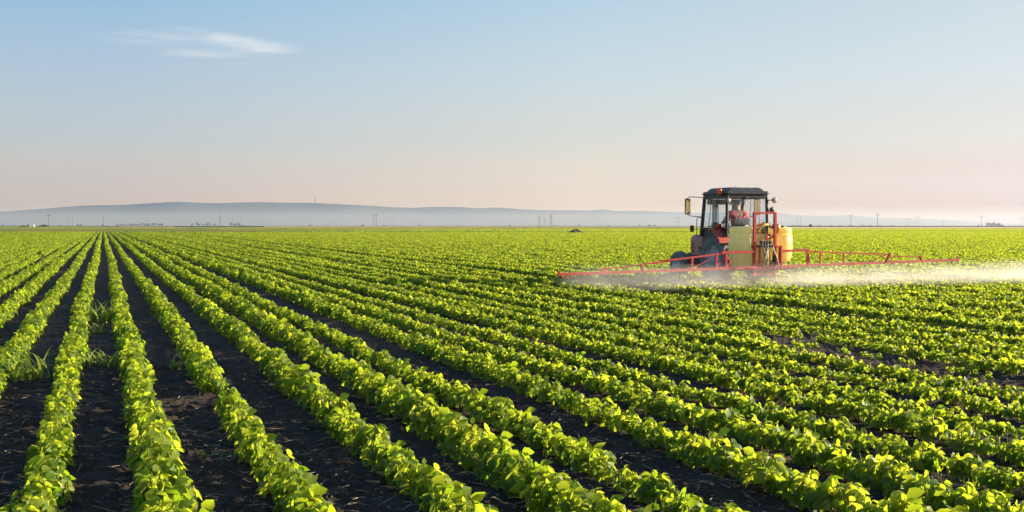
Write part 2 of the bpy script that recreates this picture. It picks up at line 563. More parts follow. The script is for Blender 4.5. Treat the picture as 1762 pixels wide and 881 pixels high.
M['field2'] = field_mat('young_crop_cover', (0.15, 0.17, 0.02), (0.27, 0.28, 0.035), 0.05)
M['olive'] = field_mat('olive_crop_cover', (0.095, 0.115, 0.018), (0.17, 0.18, 0.03), 0.06)
M['wheat'] = field_mat('ripe_wheat', (0.48, 0.35, 0.16), (0.68, 0.50, 0.25), 0.03)
M['pasture'] = field_mat('far_pasture', (0.06, 0.075, 0.03), (0.11, 0.11, 0.05), 0.004)
tag(standing_crop('green_field', M['field2'], D2, 702, -900, 2700, 0.20, 0.12, 14, 900), 'flat yellow green field beyond the row crop', 'field', kind='stuff')
tag(standing_crop('green_field', M['olive'], 299, 569, -900, 2700, 0.16, 0.10, 24, 900), 'dull olive green field just behind the ends of the crop rows', 'field', kind='stuff')
tag(standing_crop('wheat_field', M['wheat'], 610, 1150, 1250, 2700, 0.30, 0.06, 12, 200), 'pale ripe wheat strip on the horizon right of the tractor', 'wheat field', kind='stuff')
tag(standing_crop('green_field', M['field2'], 706, 1150, -900, 1240, 0.25, 0.1, 20, 300), 'thin far green strip left of the tractor below the wheat', 'field', kind='stuff')
tag(standing_crop('wheat_field', M['wheat'], 1165, 1900, 455, 1240, 0.35, 0.1, 10, 200), 'thin pale wheat strip on the horizon in the middle', 'wheat field', kind='stuff')
tag(standing_crop('wheat_field', M['wheat'], 1165, 1500, 205, 300, 0.4, 0.1, 6, 40), 'short pale wheat patch on the left horizon', 'wheat field', kind='stuff')
tag(standing_crop('green_field', M['field2'], 1165, 2200, -900, 200, 0.35, 0.1, 10, 100), 'far green strip at the left end of the horizon', 'field', kind='stuff')
tag(standing_crop('pasture', M['pasture'], 2250, 7700, -1000, 2900, 0.7, 0.1, 20, 100), 'grey green plain at the foot of the hills', 'plain', kind='structure')

# ------------------------------------------------------------------ hills
def hills():
    prof = [(-900, 372), (-500, 374), (-200, 369), (0, 364.5), (60, 360), (100, 357), (150, 353), (210, 352.5), (250, 350), (300, 347), (330, 348), (370, 349.5),
            (440, 347.5), (500, 348.5), (540, 349), (600, 352), (640, 354), (680, 356.5), (710, 357.5), (750, 355.5), (790, 356), (830, 358.5),
            (850, 356.5), (900, 360), (930, 361.5), (980, 361.5), (1020, 362), (1040, 359.5), (1055, 363), (1100, 362.5), (1150, 364.5), (1200, 366),
            (1280, 366), (1340, 367), (1380, 370.5), (1420, 371), (1460, 370), (1500, 373.5), (1540, 375), (1600, 377), (1650, 379.5), (1700, 383.5), (1762, 385.5), (2000, 386), (2400, 384), (2900, 380)]
    xs = np.array([p[0] for p in prof], float); ys = np.array([p[1] for p in prof], float)
    pp = np.linspace(-900, 2900, 900)
    top = np.interp(pp, xs, ys)
    k = np.ones(5) / 5
    top = np.convolve(np.pad(top, 2, mode='edge'), k, 'valid')
    D0, D1 = 7600.0, 10500.0
    nd = 36
    tt = np.linspace(0, 1.3, nd)
    verts = []
    for t_ in tt:
        d = D0 + (D1 - D0) * t_
        hgt = (HZ - top) / F * D1 + H
        if t_ <= 1: prf = (t_ ** 1.35)
        else: prf = 1 - (t_ - 1) * 1.6
        x = d * SY + (pp - CX) / F * d * CYW
        y = d * CYW - (pp - CX) / F * d * SY
        nz = (vnoise(x * 0.0011, y * 0.0011, 9) - 0.5) * 90 + (vnoise(x * 0.004, y * 0.004, 10) - 0.5) * 35
        z = hgt * prf + nz * (t_ * (1 - min(t_, 1))) * 2.6 * np.clip(hgt / 200, 0, 1)
        verts.append(np.stack([x, y, z], -1))
    n = len(pp)
    V = np.concatenate(verts)
    i = np.arange(nd - 1)[:, None]; j = np.arange(n - 1)[None, :]
    q = np.stack([i * n + j, i * n + j + 1, (i + 1) * n + j + 1, (i + 1) * n + j], -1).reshape(-1, 4)
    mt = field_mat('wooded_hillside', (0.028, 0.04, 0.02), (0.085, 0.085, 0.045), 0.0018)
    o = np_mesh('hills', V, q, mt)
    tag(o, 'long low range of blue hazy hills along the horizon', 'hills', kind='structure')
hills()

# ------------------------------------------------------------------ haze
HAZE = 7.4e-5
def haze():
    mb = MB()
    mb.box((0, 0, 229.0), (24800, 24800, 462.0), Matrix.Rotation(-YAW, 4, 'Z'))
    m, t, o = mat_new('air_haze')
    v = t.nodes.new('ShaderNodeVolumePrincipled')
    v.inputs['Color'].default_value = (0.47, 0.56, 0.75, 1)
    v.inputs['Density'].default_value = HAZE
    v.inputs['Anisotropy'].default_value = 0.48
    t.links.new(v.outputs[0], o.inputs['Volume'])
    m.cycles.homogeneous_volume = True
    ob = mb.build('haze', m)
    tag(ob, 'pale blue morning haze in the air over the plain', 'haze', kind='stuff')
haze()
def ground_mist():
    mb = MB()
    d0, d1 = 3600.0, 7500.0
    c = world_at(CX, (d0 + d1) / 2)
    mb.box((c[0], c[1], 34.0), (18000, d1 - d0, 66.0), Matrix.Rotation(-YAW, 4, 'Z'))
    m, t, o = mat_new('valley_mist')
    v = t.nodes.new('ShaderNodeVolumePrincipled')
    v.inputs['Color'].default_value = (0.76, 0.80, 0.82, 1)
    v.inputs['Density'].default_value = 1.1e-4
    v.inputs['Anisotropy'].default_value = 0.3
    t.links.new(v.outputs[0], o.inputs['Volume'])
    m.cycles.homogeneous_volume = True
    tag(mb.build('ground_mist', m), 'pale band of mist lying along the foot of the hills', 'mist', kind='stuff')
ground_mist()

# ------------------------------------------------------------------ soybean plants
LEAF_T = [0.0, 0.28, 0.66, 1.0]
LEAF_W = [0.10, 0.50, 0.43, 0.04]

def add_leaf(V, Fc, T, base, axis, normal, L, W, fold, curl, tint):
    axis = axis.normalized()
    side = axis.cross(normal)
    if side.length < 1e-4: side = axis.orthogonal()
    side.normalize()
    nrm = side.cross(axis).normalized()
    b = len(V)
    for t_, w_ in zip(LEAF_T, LEAF_W):
        mid = base + axis * (L * t_) - nrm * (curl * L * t_ * t_)
        for s in (-1, 0, 1):
            V.append(mid + side * (s * w_ * W) + nrm * (fold * W * w_ * abs(s)))
            T.append(tint)
    for r_ in range(3):
        for c_ in range(2):
            a = b + r_ * 3 + c_
            Fc.append((a, a + 1, a + 4, a + 3))

def soy_mesh(seed, n_tri, hgt, ax, ay, leafscale=1.0):
    rd = random.Random(seed)
    V, Fc, T = [], [], []
    pet = []
    for k in range(n_tri):
        az = rd.uniform(0, 2 * PI)
        ph = math.acos(1 - rd.random() ** 1.15 * 1.02)       # from top down the dome
        rr = rd.uniform(0.72, 1.05)
        o_ = Vector((math.sin(ph) * math.cos(az), math.sin(ph) * math.sin(az), math.cos(ph)))
        c = Vector((o_.x * ax * rr, o_.y * ay * rr, 0.06 + (hgt - 0.06) * max(0.0, o_.z) * rr + rd.uniform(-.02, .02)))
        if rd.random() < 0.14:
            c.z += rd.uniform(0.02, 0.06)
        young = o_.z > 0.7 and rd.random() < 0.5
        outw = Vector((o_.x, o_.y, 0.0))
        if outw.length < 0.05: outw = Vector((math.cos(az), math.sin(az), 0))
        outw.normalize()
        n0 = (Vector((o_.x * 0.75, o_.y * 0.75, 0.62)) + Vector((rd.gauss(0, .34), rd.gauss(0, .34), rd.gauss(0, .25)))).normalized()
        L0 = rd.uniform(0.055, 0.085) * leafscale * (0.72 if young else 1.0)
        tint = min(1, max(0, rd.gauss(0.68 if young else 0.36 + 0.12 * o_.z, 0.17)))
        if rd.random() < 0.02: tint = 0.9
        pet.append((Vector((c.x * 0.15, c.y * 0.3, max(0.02, c.z * 0.5))), c))
        droop = rd.uniform(0.1, 0.75)
        for a_ in (0, 1.25, -1.25):
            ca, sa = math.cos(a_ + rd.gauss(0, .2)), math.sin(a_ + rd.gauss(0, .2))
            t1 = outw - n0 * outw.dot(n0)
            if t1.length < 0.05: t1 = n0.orthogonal()
            t1.normalize()
            t2 = n0.cross(t1)
            axv = (t1 * ca + t2 * sa)
            axv = (axv - Vector((0, 0, droop * 0.7))).normalized()
            n1 = (n0 + Vector((rd.gauss(0, .28), rd.gauss(0, .28), rd.gauss(0, .22)))).normalized()
            L = L0 * rd.uniform(0.8, 1.12)
            add_leaf(V, Fc, T, c + axv * 0.012, axv, n1, L, L * rd.uniform(0.62, 0.84), rd.uniform(0.05, 0.5), rd.uniform(-0.1, 0.6), tint + rd.gauss(0, .05))
    # petioles as thin three-sided rods
    for a, b in pet:
        d = (b - a); s = d.orthogonal().normalized() * 0.0022; s2 = d.cross(s).normalized() * 0.0022
        i0 = len(V)
        for p in (a, b):
            for q in (s, -s * 0.5 + s2 * 0.87, -s * 0.5 - s2 * 0.87):
                V.append(p + q); T.append(0.8)
        for k in range(3):
            k2 = (k + 1) % 3
            Fc.append((i0 + k, i0 + k2, i0 + 3 + k2, i0 + 3 + k))
    me = bpy.data.meshes.new('soybean_plant')
    me.from_pydata([tuple(v) for v in V], [], Fc)
    me.polygons.foreach_set('use_smooth', [True] * len(Fc))
    a = me.attributes.new('tint', 'FLOAT', 'POINT')
    a.data.foreach_set('value', np.clip(np.array(T, dtype=np.float32), 0, 1))
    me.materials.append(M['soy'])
    me.update()
    return me

PROTO = []
for k in range(10):
    rd = random.Random(100 + k)
    PROTO.append(soy_mesh(200 + k, rd.choice([20, 21, 23]), rd.uniform(0.19, 0.245), rd.uniform(0.115, 0.148), rd.uniform(0.10, 0.13)))
NTALL = len(PROTO)
for k in range(7):
    rd = random.Random(300 + k)
    PROTO.append(soy_mesh(400 + k, rd.choice([15, 16, 17]), rd.uniform(0.135, 0.175), rd.uniform(0.078, 0.100), rd.uniform(0.090, 0.115), 0.86))
NPROTO = len(PROTO)
smb = MB()
smb.tube([(0, 0, -0.04), (0.004, 0.003, 0.08), (-0.003, 0.006, 0.13), (0.005, 0, 0.17)], [0.006, 0.005, 0.004, 0.002], 6)
STEM_O = smb.build('stem', M['stem'])
STEM = STEM_O.data
bpy.data.objects.remove(STEM_O)

def in_view(x, y, margin=2.5):
    d = x * SY + y * CYW
    lat = x * CYW - y * SY
    return (d > 3.6) & (np.abs(lat) < d * 0.4405 + margin), d

DM_X, DM_Y = world_at(990, 262)
def blocked(x, y):
    """no plants under the wheels, nor in the wheel tracks"""
    u = pass2_u(x, y) - UT; v = pass2_v(x, y) - pass2_v(TX, TY)
    wheel = (np.abs(np.abs(u) - 0.72) < 0.24) & (v > -1.0) & (v < 3.2)
    mound = ((x - DM_X) ** 2 + (y - DM_Y) ** 2) < 3.2 ** 2
    return wheel | mound

rows = []        # (pass, position, seed, y0, y1)
for k, x in enumerate(left_rows + PASS1): rows.append((1, x, k))
x = 9.05
while x < 16: rows.append((1, x, 900 + int(x * 10))); x += 0.70
u = UT + 0.35
ulist = []
kk = 0
while u < 400:
    ulist.append(u); u += 0.70
u = UT + 0.35 - 0.70
while u > BOUND + 0.24:
    ulist.append(u); u -= 0.70
for u in ulist: rows.append((2, u, 300 + int(u * 10)))
rows.append((3, BOUND - 0.02, 7777))

PX, PY, PS, PSY, PR, PI_, PROW = [], [], [], [], [], [], []
DEND = 575.0
for (ps, pos, sd) in rows:
    rr = np.random.default_rng(5000 + sd)
    # along-row stations, spacing growing with distance
    st = []
    v = -8.0
    while v < 600:
        st.append(v)
        dist = max(abs(v), abs(pos))
        v += (0.155 if pos < 3.0 and ps == 1 else 0.13) if dist < 45 else (0.24 if dist < 90 else (0.40 if dist < 160 else (0.62 if dist < 290 else 1.5)))
    st = np.array(st)
    dist = np.maximum(np.abs(st), abs(pos))
    st = st + rr.uniform(-0.05, 0.05, len(st))
    ph = rr.uniform(0, 100)
    wob = (0.020 * np.sin(st * 0.55 + ph) + 0.035 * np.sin(st * 0.08 + ph * 3)) * np.clip((np.abs(st) - 4) / 20, 0.3, 1) + 0.012 * np.sin(st * 1.7 + ph * 2) + rr.normal(0, 0.016, len(st))
    nz = vnoise(st * 0.55 + ph, np.full_like(st, sd * 3.7), 21)
    nz2 = vnoise(st * 0.12 + ph, np.full_like(st, sd * 1.3), 22)
    # the vigour of a stretch is shared across neighbouring rows
    if ps == 1: x = pos + wob; y = st
    else:
        uu = pos + wob
        x = uu * C2 + st * S2; y = -uu * S2 + st * C2
    vig = vnoise(x * 0.35, y * 0.10, 23)
    s = 0.74 + 0.32 * nz + 0.14 * (nz2 - .5) + 0.16 * (vig - .5) + rr.normal(0, 0.07, len(st))
    s *= np.where((pos > 1.9) | (ps == 2), (1.0 + 0.13 * math.sin(sd * 2.3)) * (1 + 0.13 * np.clip((dist - 12) / 18, 0, 1)), 1.06)
    keep = np.ones(len(st), bool)
    if ps == 1:
        bnd = BOUND * C2 + y * S2 * 1.0 + 0.0
        keep &= x < (BOUND + y * S2) - 0.37
    if ps == 3:
        s *= 0.6
        keep &= rr.random(len(st)) < 0.4
    if ps == 2:
        # thin second track in the pass and sparse, small seedlings in it
        off = np.abs(pos - 12.55)
        if off < 0.52:
            s *= 0.62
            keep &= rr.random(len(st)) < 0.07
        if pos - BOUND < 0.8:
            s *= 0.9
            keep &= rr.random(len(st)) < 0.97
    keep &= ~((nz < 0.06) & (rr.random(len(st)) < 0.75))
    vis, d = in_view(x, y)
    keep &= vis & (d < DEND) & ~blocked(x, y)
    keep &= ~((d > 283) & (d < 299) & (x / np.maximum(d, 1) < 0.55))      # bare headland between two fields
    pxi = CX + (x * CYW - y * SY) / np.maximum(d, 1) * F
    keep &= (d < 299) | (rr.random(len(st)) < np.clip((pxi - 350) / 750, 0, 1))
    keep &= (d < 299) | (int(abs(pos) / 0.7) % 2 == 0)
    big = np.where(dist < 45, 1.0, np.where(dist < 90, 1.12, np.where(dist < 160, 1.25, np.where(dist < 290, 1.4, 1.9))))
    idx = np.where(keep)[0]
    PX.append(x[idx]); PY.append(y[idx]); PS.append(np.clip(s[idx], 0.45, 1.3) * np.where(big[idx] > 1, 1.0 + (big[idx] - 1) * 0.35, 1.0)); PSY.append(big[idx] ** 1.6)
    PR.append(rr.uniform(-0.7, 0.7, len(idx)) + np.where(rr.random(len(idx)) < 0.5, 0, PI))
    if ps == 1 and pos < 3.0: PI_.append(rr.integers(0, NTALL, len(idx)))
    elif ps == 1 and pos < 4.2: PI_.append(np.where(rr.random(len(idx)) < 0.55, rr.integers(0, NTALL, len(idx)), rr.integers(NTALL, NPROTO, len(idx))))
    else: PI_.append(rr.integers(NTALL, NPROTO, len(idx)))
    PROW.append(np.full(len(idx), (1000 if ps == 1 else 2000) + sd))
PX, PY, PS, PSY, PR, PI_, PROW = [np.concatenate(a) for a in (PX, PY, PS, PSY, PR, PI_, PROW)]
PD = PX * SY + PY * CYW
PL = PX * CYW - PY * SY
PIMGX = CX + PL / PD * F
PIMGY = HZ + (H - 0.21) / PD * F
# gap in the third row as in the photo
gap = (PROW == 1000 + len(left_rows) + 2) & (PIMGY > 649) & (PIMGY < 666)
inframe = (PIMGX > -30) & (PIMGX < 1792) & (PIMGY < 905)
order = np.where(inframe & ~gap)[0]
order = order[np.argsort(PD[order])][:300]
near = np.zeros(len(PX), bool); near[order] = True

ORD = ['first', 'second', 'third', 'fourth', 'fifth', 'sixth', 'seventh', 'eighth', 'ninth', 'tenth', 'eleventh', 'twelfth', 'thirteenth', 'fourteenth', 'fifteenth', 'sixteenth']
base_row = 1000 + len(left_rows)
SRC = []
first = {}
for i in order:
    k = int(PI_[i])
    if k not in first:
        o = bpy.data.objects.new('soybean_plant', PROTO[k]); COL.objects.link(o)
        s_ = bpy.data.objects.new('stem', STEM); COL.objects.link(s_); s_.parent = o
        first[k] = (o, s_)
    else:
        o = first[k][0].copy(); COL.objects.link(o)
        s_ = first[k][1].copy(); COL.objects.link(s_); s_.parent = o
    o.location = (PX[i], PY[i], 0.0)
    o.rotation_euler = (0, 0, PR[i])
    o.scale = (PS[i], PS[i], PS[i])
    r_ = int(PROW[i]) - base_row
    rn = ORD[r_] if 0 <= r_ < len(ORD) else 'last'
    tag(o, 'leafy soybean plant in the nearest stretch of the %s row from the bottom left' % rn, 'soybean plant',
        'soybean plants at the front of the %s row' % rn)
KMAP = {k: i for i, k in enumerate(sorted(first))}
ALLK = sorted(first)
SRC = [first[k][0] for k in ALLK]
def src_index(k):
    if k in KMAP: return KMAP[k]
    pool = [q for q in ALLK if (q < NTALL) == (k < NTALL)] or ALLK
    return KMAP[pool[k % len(pool)]]

def crop_rest():
    rest = ~near & ~gap
    n = int(rest.sum())
    me = bpy.data.meshes.new('soybean_crop')
    me.vertices.add(n)
    co = np.stack([PX[rest], PY[rest], np.zeros(n)], -1).astype(np.float32)
    me.vertices.foreach_set('co', co.ravel())
    a = me.attributes.new('rz', 'FLOAT', 'POINT'); a.data.foreach_set('value', PR[rest].astype(np.float32))
    a = me.attributes.new('kindno', 'INT', 'POINT'); a.data.foreach_set('value', np.array([src_index(int(q)) for q in PI_[rest]], dtype=np.int32))
    sv = np.stack([PS[rest], PS[rest] * PSY[rest], PS[rest]], -1).astype(np.float32)
    a = me.attributes.new('sv', 'FLOAT_VECTOR', 'POINT'); a.data.foreach_set('vector', sv.ravel())
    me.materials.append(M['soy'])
    o = bpy.data.objects.new('soybean_crop', me); COL.objects.link(o)
    tag(o, 'bright green rows of soybean plants filling the rest of the field', 'crop', kind='stuff')
    ng = bpy.data.node_groups.new('crop_scatter', 'GeometryNodeTree')
    ng.interface.new_socket('Geometry', in_out='INPUT', socket_type='NodeSocketGeometry')
    ng.interface.new_socket('Geometry', in_out='OUTPUT', socket_type='NodeSocketGeometry')
    N = ng.nodes; Lk = ng.links
    gi = N.new('NodeGroupInput'); go = N.new('NodeGroupOutput')
    ip = N.new('GeometryNodeInstanceOnPoints')
    jn = N.new('GeometryNodeJoinGeometry')
    for s in reversed(SRC):
        oi = N.new('GeometryNodeObjectInfo'); oi.transform_space = 'ORIGINAL'
        oi.inputs['Object'].default_value = s
        g2 = N.new('GeometryNodeGeometryToInstance')
        Lk.new(oi.outputs['Geometry'], g2.inputs[0])
        Lk.new(g2.outputs[0], jn.inputs[0])
    Lk.new(gi.outputs[0], ip.inputs['Points'])
    Lk.new(jn.outputs[0], ip.inputs['Instance'])
    ip.inputs['Pick Instance'].default_value = True
    def attr(nm, ty):
        x_ = N.new('GeometryNodeInputNamedAttribute'); x_.data_type = ty
        x_.inputs['Name'].default_value = nm
        return [q for q in x_.outputs if q.enabled][0] if any(q.enabled for q in x_.outputs) else x_.outputs[0]
    Lk.new(attr('kindno', 'INT'), ip.inputs['Instance Index'])
    cx = N.new('ShaderNodeCombineXYZ')
    Lk.new(attr('rz', 'FLOAT'), cx.inputs['Z'])
    e2 = N.new('FunctionNodeEulerToRotation')
    Lk.new(cx.outputs[0], e2.inputs[0])
    Lk.new(e2.outputs[0], ip.inputs['Rotation'])
    Lk.new(attr('sv', 'FLOAT_VECTOR'), ip.inputs['Scale'])
    Lk.new(ip.outputs[0], go.inputs[0])
    md = o.modifiers.new('scatter', 'NODES'); md.node_group = ng
    print('crop points', n, 'protos', len(SRC))
crop_rest()

# ------------------------------------------------------------------ weeds, straw and clods between the rows
def blade(V, Fc, T, base, az, L, W, lean, tint):
    d = Vector((math.cos(az), math.sin(az), 0)); s = Vector((-d.y, d.x, 0))
    b = len(V); n = 5
    for k in range(n + 1):
        t_ = k / n
        p = base + d * (lean * L * t_ * t_) + Vector((0, 0, L * (t_ - lean * 0.55 * t_ ** 3)))
        w_ = W * (1 - t_ ** 1.6) + 0.0006
        V.append(p - s * w_); V.append(p + s * w_); T += [tint, tint]
    for k in range(n):
        a = b + 2 * k
        Fc.append((a, a + 1, a + 3, a + 2))

def leafy(name, V, Fc, T, mat, loc, rz=0):
    me = bpy.data.meshes.new(name)
    me.from_pydata([tuple(v) for v in V], [], Fc)
    me.polygons.foreach_set('use_smooth', [True] * len(Fc))
    a = me.attributes.new('tint', 'FLOAT', 'POINT')
    a.data.foreach_set('value', np.clip(np.array(T, dtype=np.float32), 0, 1))
    me.materials.append(mat)
    o = bpy.data.objects.new(name, me); COL.objects.link(o)
    o.location = loc; o.rotation_euler = (0, 0, rz)
    return o

def ground_at(px, py):
    d = F * H / (py - HZ)
    x, y = world_at(px, d)
    return Vector((x, y, 0.0))

def tuft(px, py, n, h, spread, seed, label):
    rd = random.Random(seed)
    V, Fc, T = [], [], []
    for k in range(n):
        b = Vector((rd.gauss(0, spread), rd.gauss(0, spread), -0.02))
        blade(V, Fc, T, b, rd.uniform(0, 2 * PI), 1.25 * h * rd.uniform(0.55, 1.15), rd.uniform(0.010, 0.020), rd.uniform(0.4, 1.25), rd.uniform(0.05, 0.9))
    o = leafy('grass_tuft', V, Fc, T, M['grass'], ground_at(px, py))
    tag(o, label, 'weed', 'grass weeds between the rows')
tuft(172, 553, 34, 0.46, 0.10, 1, 'tall grass weed beside the second row, farthest of the left weeds')
tuft(163, 575, 16, 0.30, 0.09, 2, 'small sparse grass weed between the tall tufts and the bright clump')
tuft(160, 632, 30, 0.27, 0.10, 3, 'bright clump of grass weed left of the second row')
tuft(192, 634, 18, 0.28, 0.05, 4, 'bright grass weed touching the second row')
tuft(48, 655, 36, 0.42, 0.12, 5, 'big grass weed at the far left edge')
tuft(300, 634, 14, 0.16, 0.04, 6, 'thin wispy grass weed left of the third row')
tuft(1085, 862, 10, 0.13, 0.02, 8, 'single short grass sprout low in the picture right of the fifth row')

def seedling(px, py, s, seed, label):
    rd = random.Random(seed)
    V, Fc, T = [], [], []
    for k in range(9):
        az = rd.uniform(0, 2 * PI)
        c = Vector((math.cos(az) * 0.03, math.sin(az) * 0.03, rd.uniform(0.03, 0.10)))
        ax = Vector((math.cos(az), math.sin(az), rd.uniform(-0.2, 0.4)))
        add_leaf(V, Fc, T, c, ax, Vector((rd.gauss(0, .3), rd.gauss(0, .3), 1)), 0.05 * s, 0.035 * s, 0.2, 0.2, 0.2)
    o = leafy('weed_seedling', V, Fc, T, M['soy'], ground_at(px, py))
    tag(o, label, 'weed', 'broadleaf weeds between the rows')
seedling(356, 795, 1.1, 11, 'small broad leaved weed between the second and third rows')
seedling(545, 742, 1.0, 12, 'small dark weed between the third and fourth rows')
seedling(388, 804, 0.6, 13, 'tiny weed beside the broad leaved weed near the third row')
seedling(803, 811, 0.9, 14, 'lone weed leaf between the fourth and fifth rows')

def litter():
    rd = random.Random(5)
    mb = MB()
    n = 0
    while n < 2300:
        px = rd.uniform(-60, 1820); py = HZ + (900 - HZ) * rd.random() ** 0.5
        if py < 470: continue
        p = ground_at(px, py)
        n += 1
        az = rd.uniform(0, PI); L = rd.choice([0.02, 0.03, 0.04, 0.05, 0.06, 0.11, 0.16]) * rd.uniform(0.6, 1.2)
        d = Vector((math.cos(az), math.sin(az), rd.uniform(-0.12, 0.25)))
        r = rd.uniform(0.0009, 0.0024)
        p.z = 0.032 + rd.uniform(-0.008, 0.012)
        bend = Vector((rd.gauss(0, .2), rd.gauss(0, .2), rd.uniform(-.1, .1))) * L
        mb.tube([p - d * L / 2, p + bend * 0.3, p + d * L / 2 + bend * 0.2], [r, r * 1.2, r * 0.6], 4, False)
    o = mb.build('straw_litter', M['straw'], fix=False)
    tag(o, 'scattered pale straw bits lying on the dark soil', 'straw', kind='stuff')
litter()

# ------------------------------------------------------------------ tractor
HEAD = -ROT2
tr = empty('tractor', (TX, TY, 0), HEAD)
tag(tr, 'old red tractor with black roofed glass cab driving away along the rows', 'tractor')

def wheel(name, cx, cy_, rad, wid, rim_r, lugs, side):
    hw = wid / 2
    mb = MB()
    prof = [(rim_r, -hw * 0.78), (rim_r * 1.06, -hw * 0.9), (rad * 0.80, -hw), (rad * 0.92, -hw * 0.93), (rad * 0.955, -hw * 0.72), (rad * 0.965, 0),
            (rad * 0.955, hw * 0.72), (rad * 0.92, hw * 0.93), (rad * 0.80, hw), (rim_r * 1.06, hw * 0.9), (rim_r, hw * 0.78), (rim_r, -hw * 0.78)]
    mb.lathe(prof, (0, 0, 0), 'X', 48)
    # chevron lugs
    for k in range(lugs):
        for sgn in (-1, 1):
            a0 = 2 * PI * (k + (0.5 if sgn > 0 else 0)) / lugs
            segs = []
            for q in range(4):
                t_ = q / 3
                a = a0 + t_ * 0.30 * (18 / lugs)
                xh = sgn * (0.02 + t_ * (hw * 0.98 - 0.02))
                rr_ = rad * (1.0 if t_ < 0.9 else 0.965)
                rb = rad * 0.93 if t_ < 0.9 else rad * 0.86
                segs.append((a, xh, rr_, rb))
            vs_ = []
            da = 0.055 * 0.78 / rad * (0.7 if rad < 0.6 else 1)
            for (a, xh, ro, rb) in segs:
                for (aa, r_) in ((a - da * 0.55, ro), (a + da * 0.55, ro), (a + da, rb), (a - da, rb)):
                    vs_.append((xh, r_ * math.cos(aa), r_ * math.sin(aa)))
            fs_ = [(0, 1, 2, 3), (15, 14, 13, 12)]
            for q in range(3):
                for e in range(4):
                    e2 = (e + 1) % 4
                    fs_.append((q * 4 + e, q * 4 + 4 + e, q * 4 + 4 + e2, q * 4 + e2))
            mb.add(vs_, fs_)
    t_ = mb.build(name, M['rubber'], tr)
    t_.location = (cx, cy_, rad * 0.985)
    rm = MB()
    s = side
    rm.lathe([(rim_r * 1.02, -hw * 0.8), (rim_r * 0.94, -hw * 0.8), (rim_r * 0.90, -hw * 0.5), (rim_r * 0.90, hw * 0.5), (rim_r * 0.94, hw * 0.8), (rim_r * 1.02, hw * 0.8)], (0, 0, 0), 'X', 40)
    rm.lathe([(rim_r * 0.90, s * hw * 0.55), (rim_r * 0.72, s * hw * 0.50), (rim_r * 0.5, s * hw * 0.38), (rim_r * 0.34, s * hw * 0.42), (rim_r * 0.30, s * hw * 0.80), (rim_r * 0.18, s * hw * 0.86), (0.001, s * hw * 0.86)], (0, 0, 0), 'X', 32)
    for k in range(8):
        a = 2 * PI * k / 8
        rm.lathe([(0.001, s * hw * 0.58), (0.018, s * hw * 0.58), (0.018, s * hw * 0.30)], (0, rim_r * 0.42 * math.cos(a), rim_r * 0.42 * math.sin(a)), 'X', 6)
    for k in range(6):
        a = 2 * PI * (k + .5) / 6
        rm.box((s * hw * 0.56, rim_r * 0.82 * math.cos(a), rim_r * 0.82 * math.sin(a)), (0.05, 0.09, 0.07), Matrix.Rotation(a, 4, 'X'))
    rm.build('rim', M['rim'], t_)
    return t_
RW, FW = 0.72, 0.465
wheel('rear_wheel', -0.73, 0, RW, 0.42, 0.45, 18, -1)
wheel('rear_wheel', 0.73, 0, RW, 0.42, 0.45, 18, 1)
wheel('front_wheel', -0.75, 2.42, FW, 0.27, 0.27, 16, -1)
wheel('front_wheel', 0.75, 2.42, FW, 0.27, 0.27, 16, 1)

# chassis
mb = MB()
mb.box((0, 0.15, 0.80), (0.52, 1.1, 0.55), bev=0.04)
mb.box((0, 1.35, 0.82), (0.44, 1.5, 0.50), bev=0.04)
mb.box((0, 2.55, 0.72), (0.36, 1.0, 0.30), bev=0.03)
mb.lathe([(0.13, -0.56), (0.13, -0.30), (0.20, -0.24), (0.20, 0.24), (0.13, 0.30), (0.13, 0.56)], (0, 0, RW), 'X', 20)
mb.lathe([(0.06, -0.62), (0.06, -0.2), (0.08, 0), (0.06, 0.2), (0.06, 0.62)], (0, 2.42, 0.50), 'X', 14)
mb.box((0, 2.86, 0.62), (0.62, 0.12, 0.26), bev=0.02)
for s in (-1, 1):
    mb.bar((s * 0.38, 2.42, 0.50), (s * 0.60, 2.42, 0.47), 0.12)
    mb.tube([(s * 0.10, 1.6, 0.62), (s * 0.62, 2.28, 0.55)], 0.022, 8)
for y_ in (1.25, 1.42, 1.59, 1.76, 1.93):
    mb.box((-0.25, y_, 1.0), (0.10, 0.10, 0.16), bev=0.02)
mb.tube([(-0.30, 1.2, 0.95), (-0.33, 1.6, 1.02), (-0.30, 2.0, 1.06)], 0.03, 8)
mb.build('chassis', M['iron'], tr)
mb = MB()
mb.box((-0.40, 0.95, 0.62), (0.30, 0.62, 0.36), bev=0.05)
mb.build('fuel_tank', M['iron'], tr)
mb = MB()
for z_ in (0.48, 0.74, 1.0):
    mb.box((-0.66, 0.98, z_), (0.26, 0.30, 0.03), bev=0.006)
for y_ in (0.85, 1.11):
    mb.bar((-0.56, y_, 0.46), (-0.56, y_, 1.10), 0.03)
mb.build('step', M['iron'], tr)

# hood
hd = MB()
hprof = [(-0.29, 0.82), (-0.30, 1.27), (-0.27, 1.39), (-0.19, 1.44), (0.19, 1.44), (0.27, 1.39), (0.30, 1.27), (0.29, 0.82)]
hd.prism(hprof, 1.42, 2.50, 'Y')
hood = hd.build('hood', M['faded_red'], tr)
g = MB()
g.prism([(x_ * 0.98, z_ * 0.985 + 0.012) for x_, z_ in hprof], 2.5015, 2.55, 'Y')
g.build('grille', M['black'], hood)
for s in (-1, 1):
    v = MB()
    for k in range(5):
        v.box((s * 0.2955, 2.40, 0.92 + k * 0.062), (0.012, 0.16, 0.034), bev=0.003)
    v.build('vent', M['dark'], hood)
    hl = MB()
    hl.lathe([(0.001, 2.59), (0.075, 2.585), (0.09, 2.56), (0.09, 2.52)], (s * 0.18, 0, 1.12), 'Y', 20)
    hl.build('headlight', M['lens'], hood)
mb = MB()
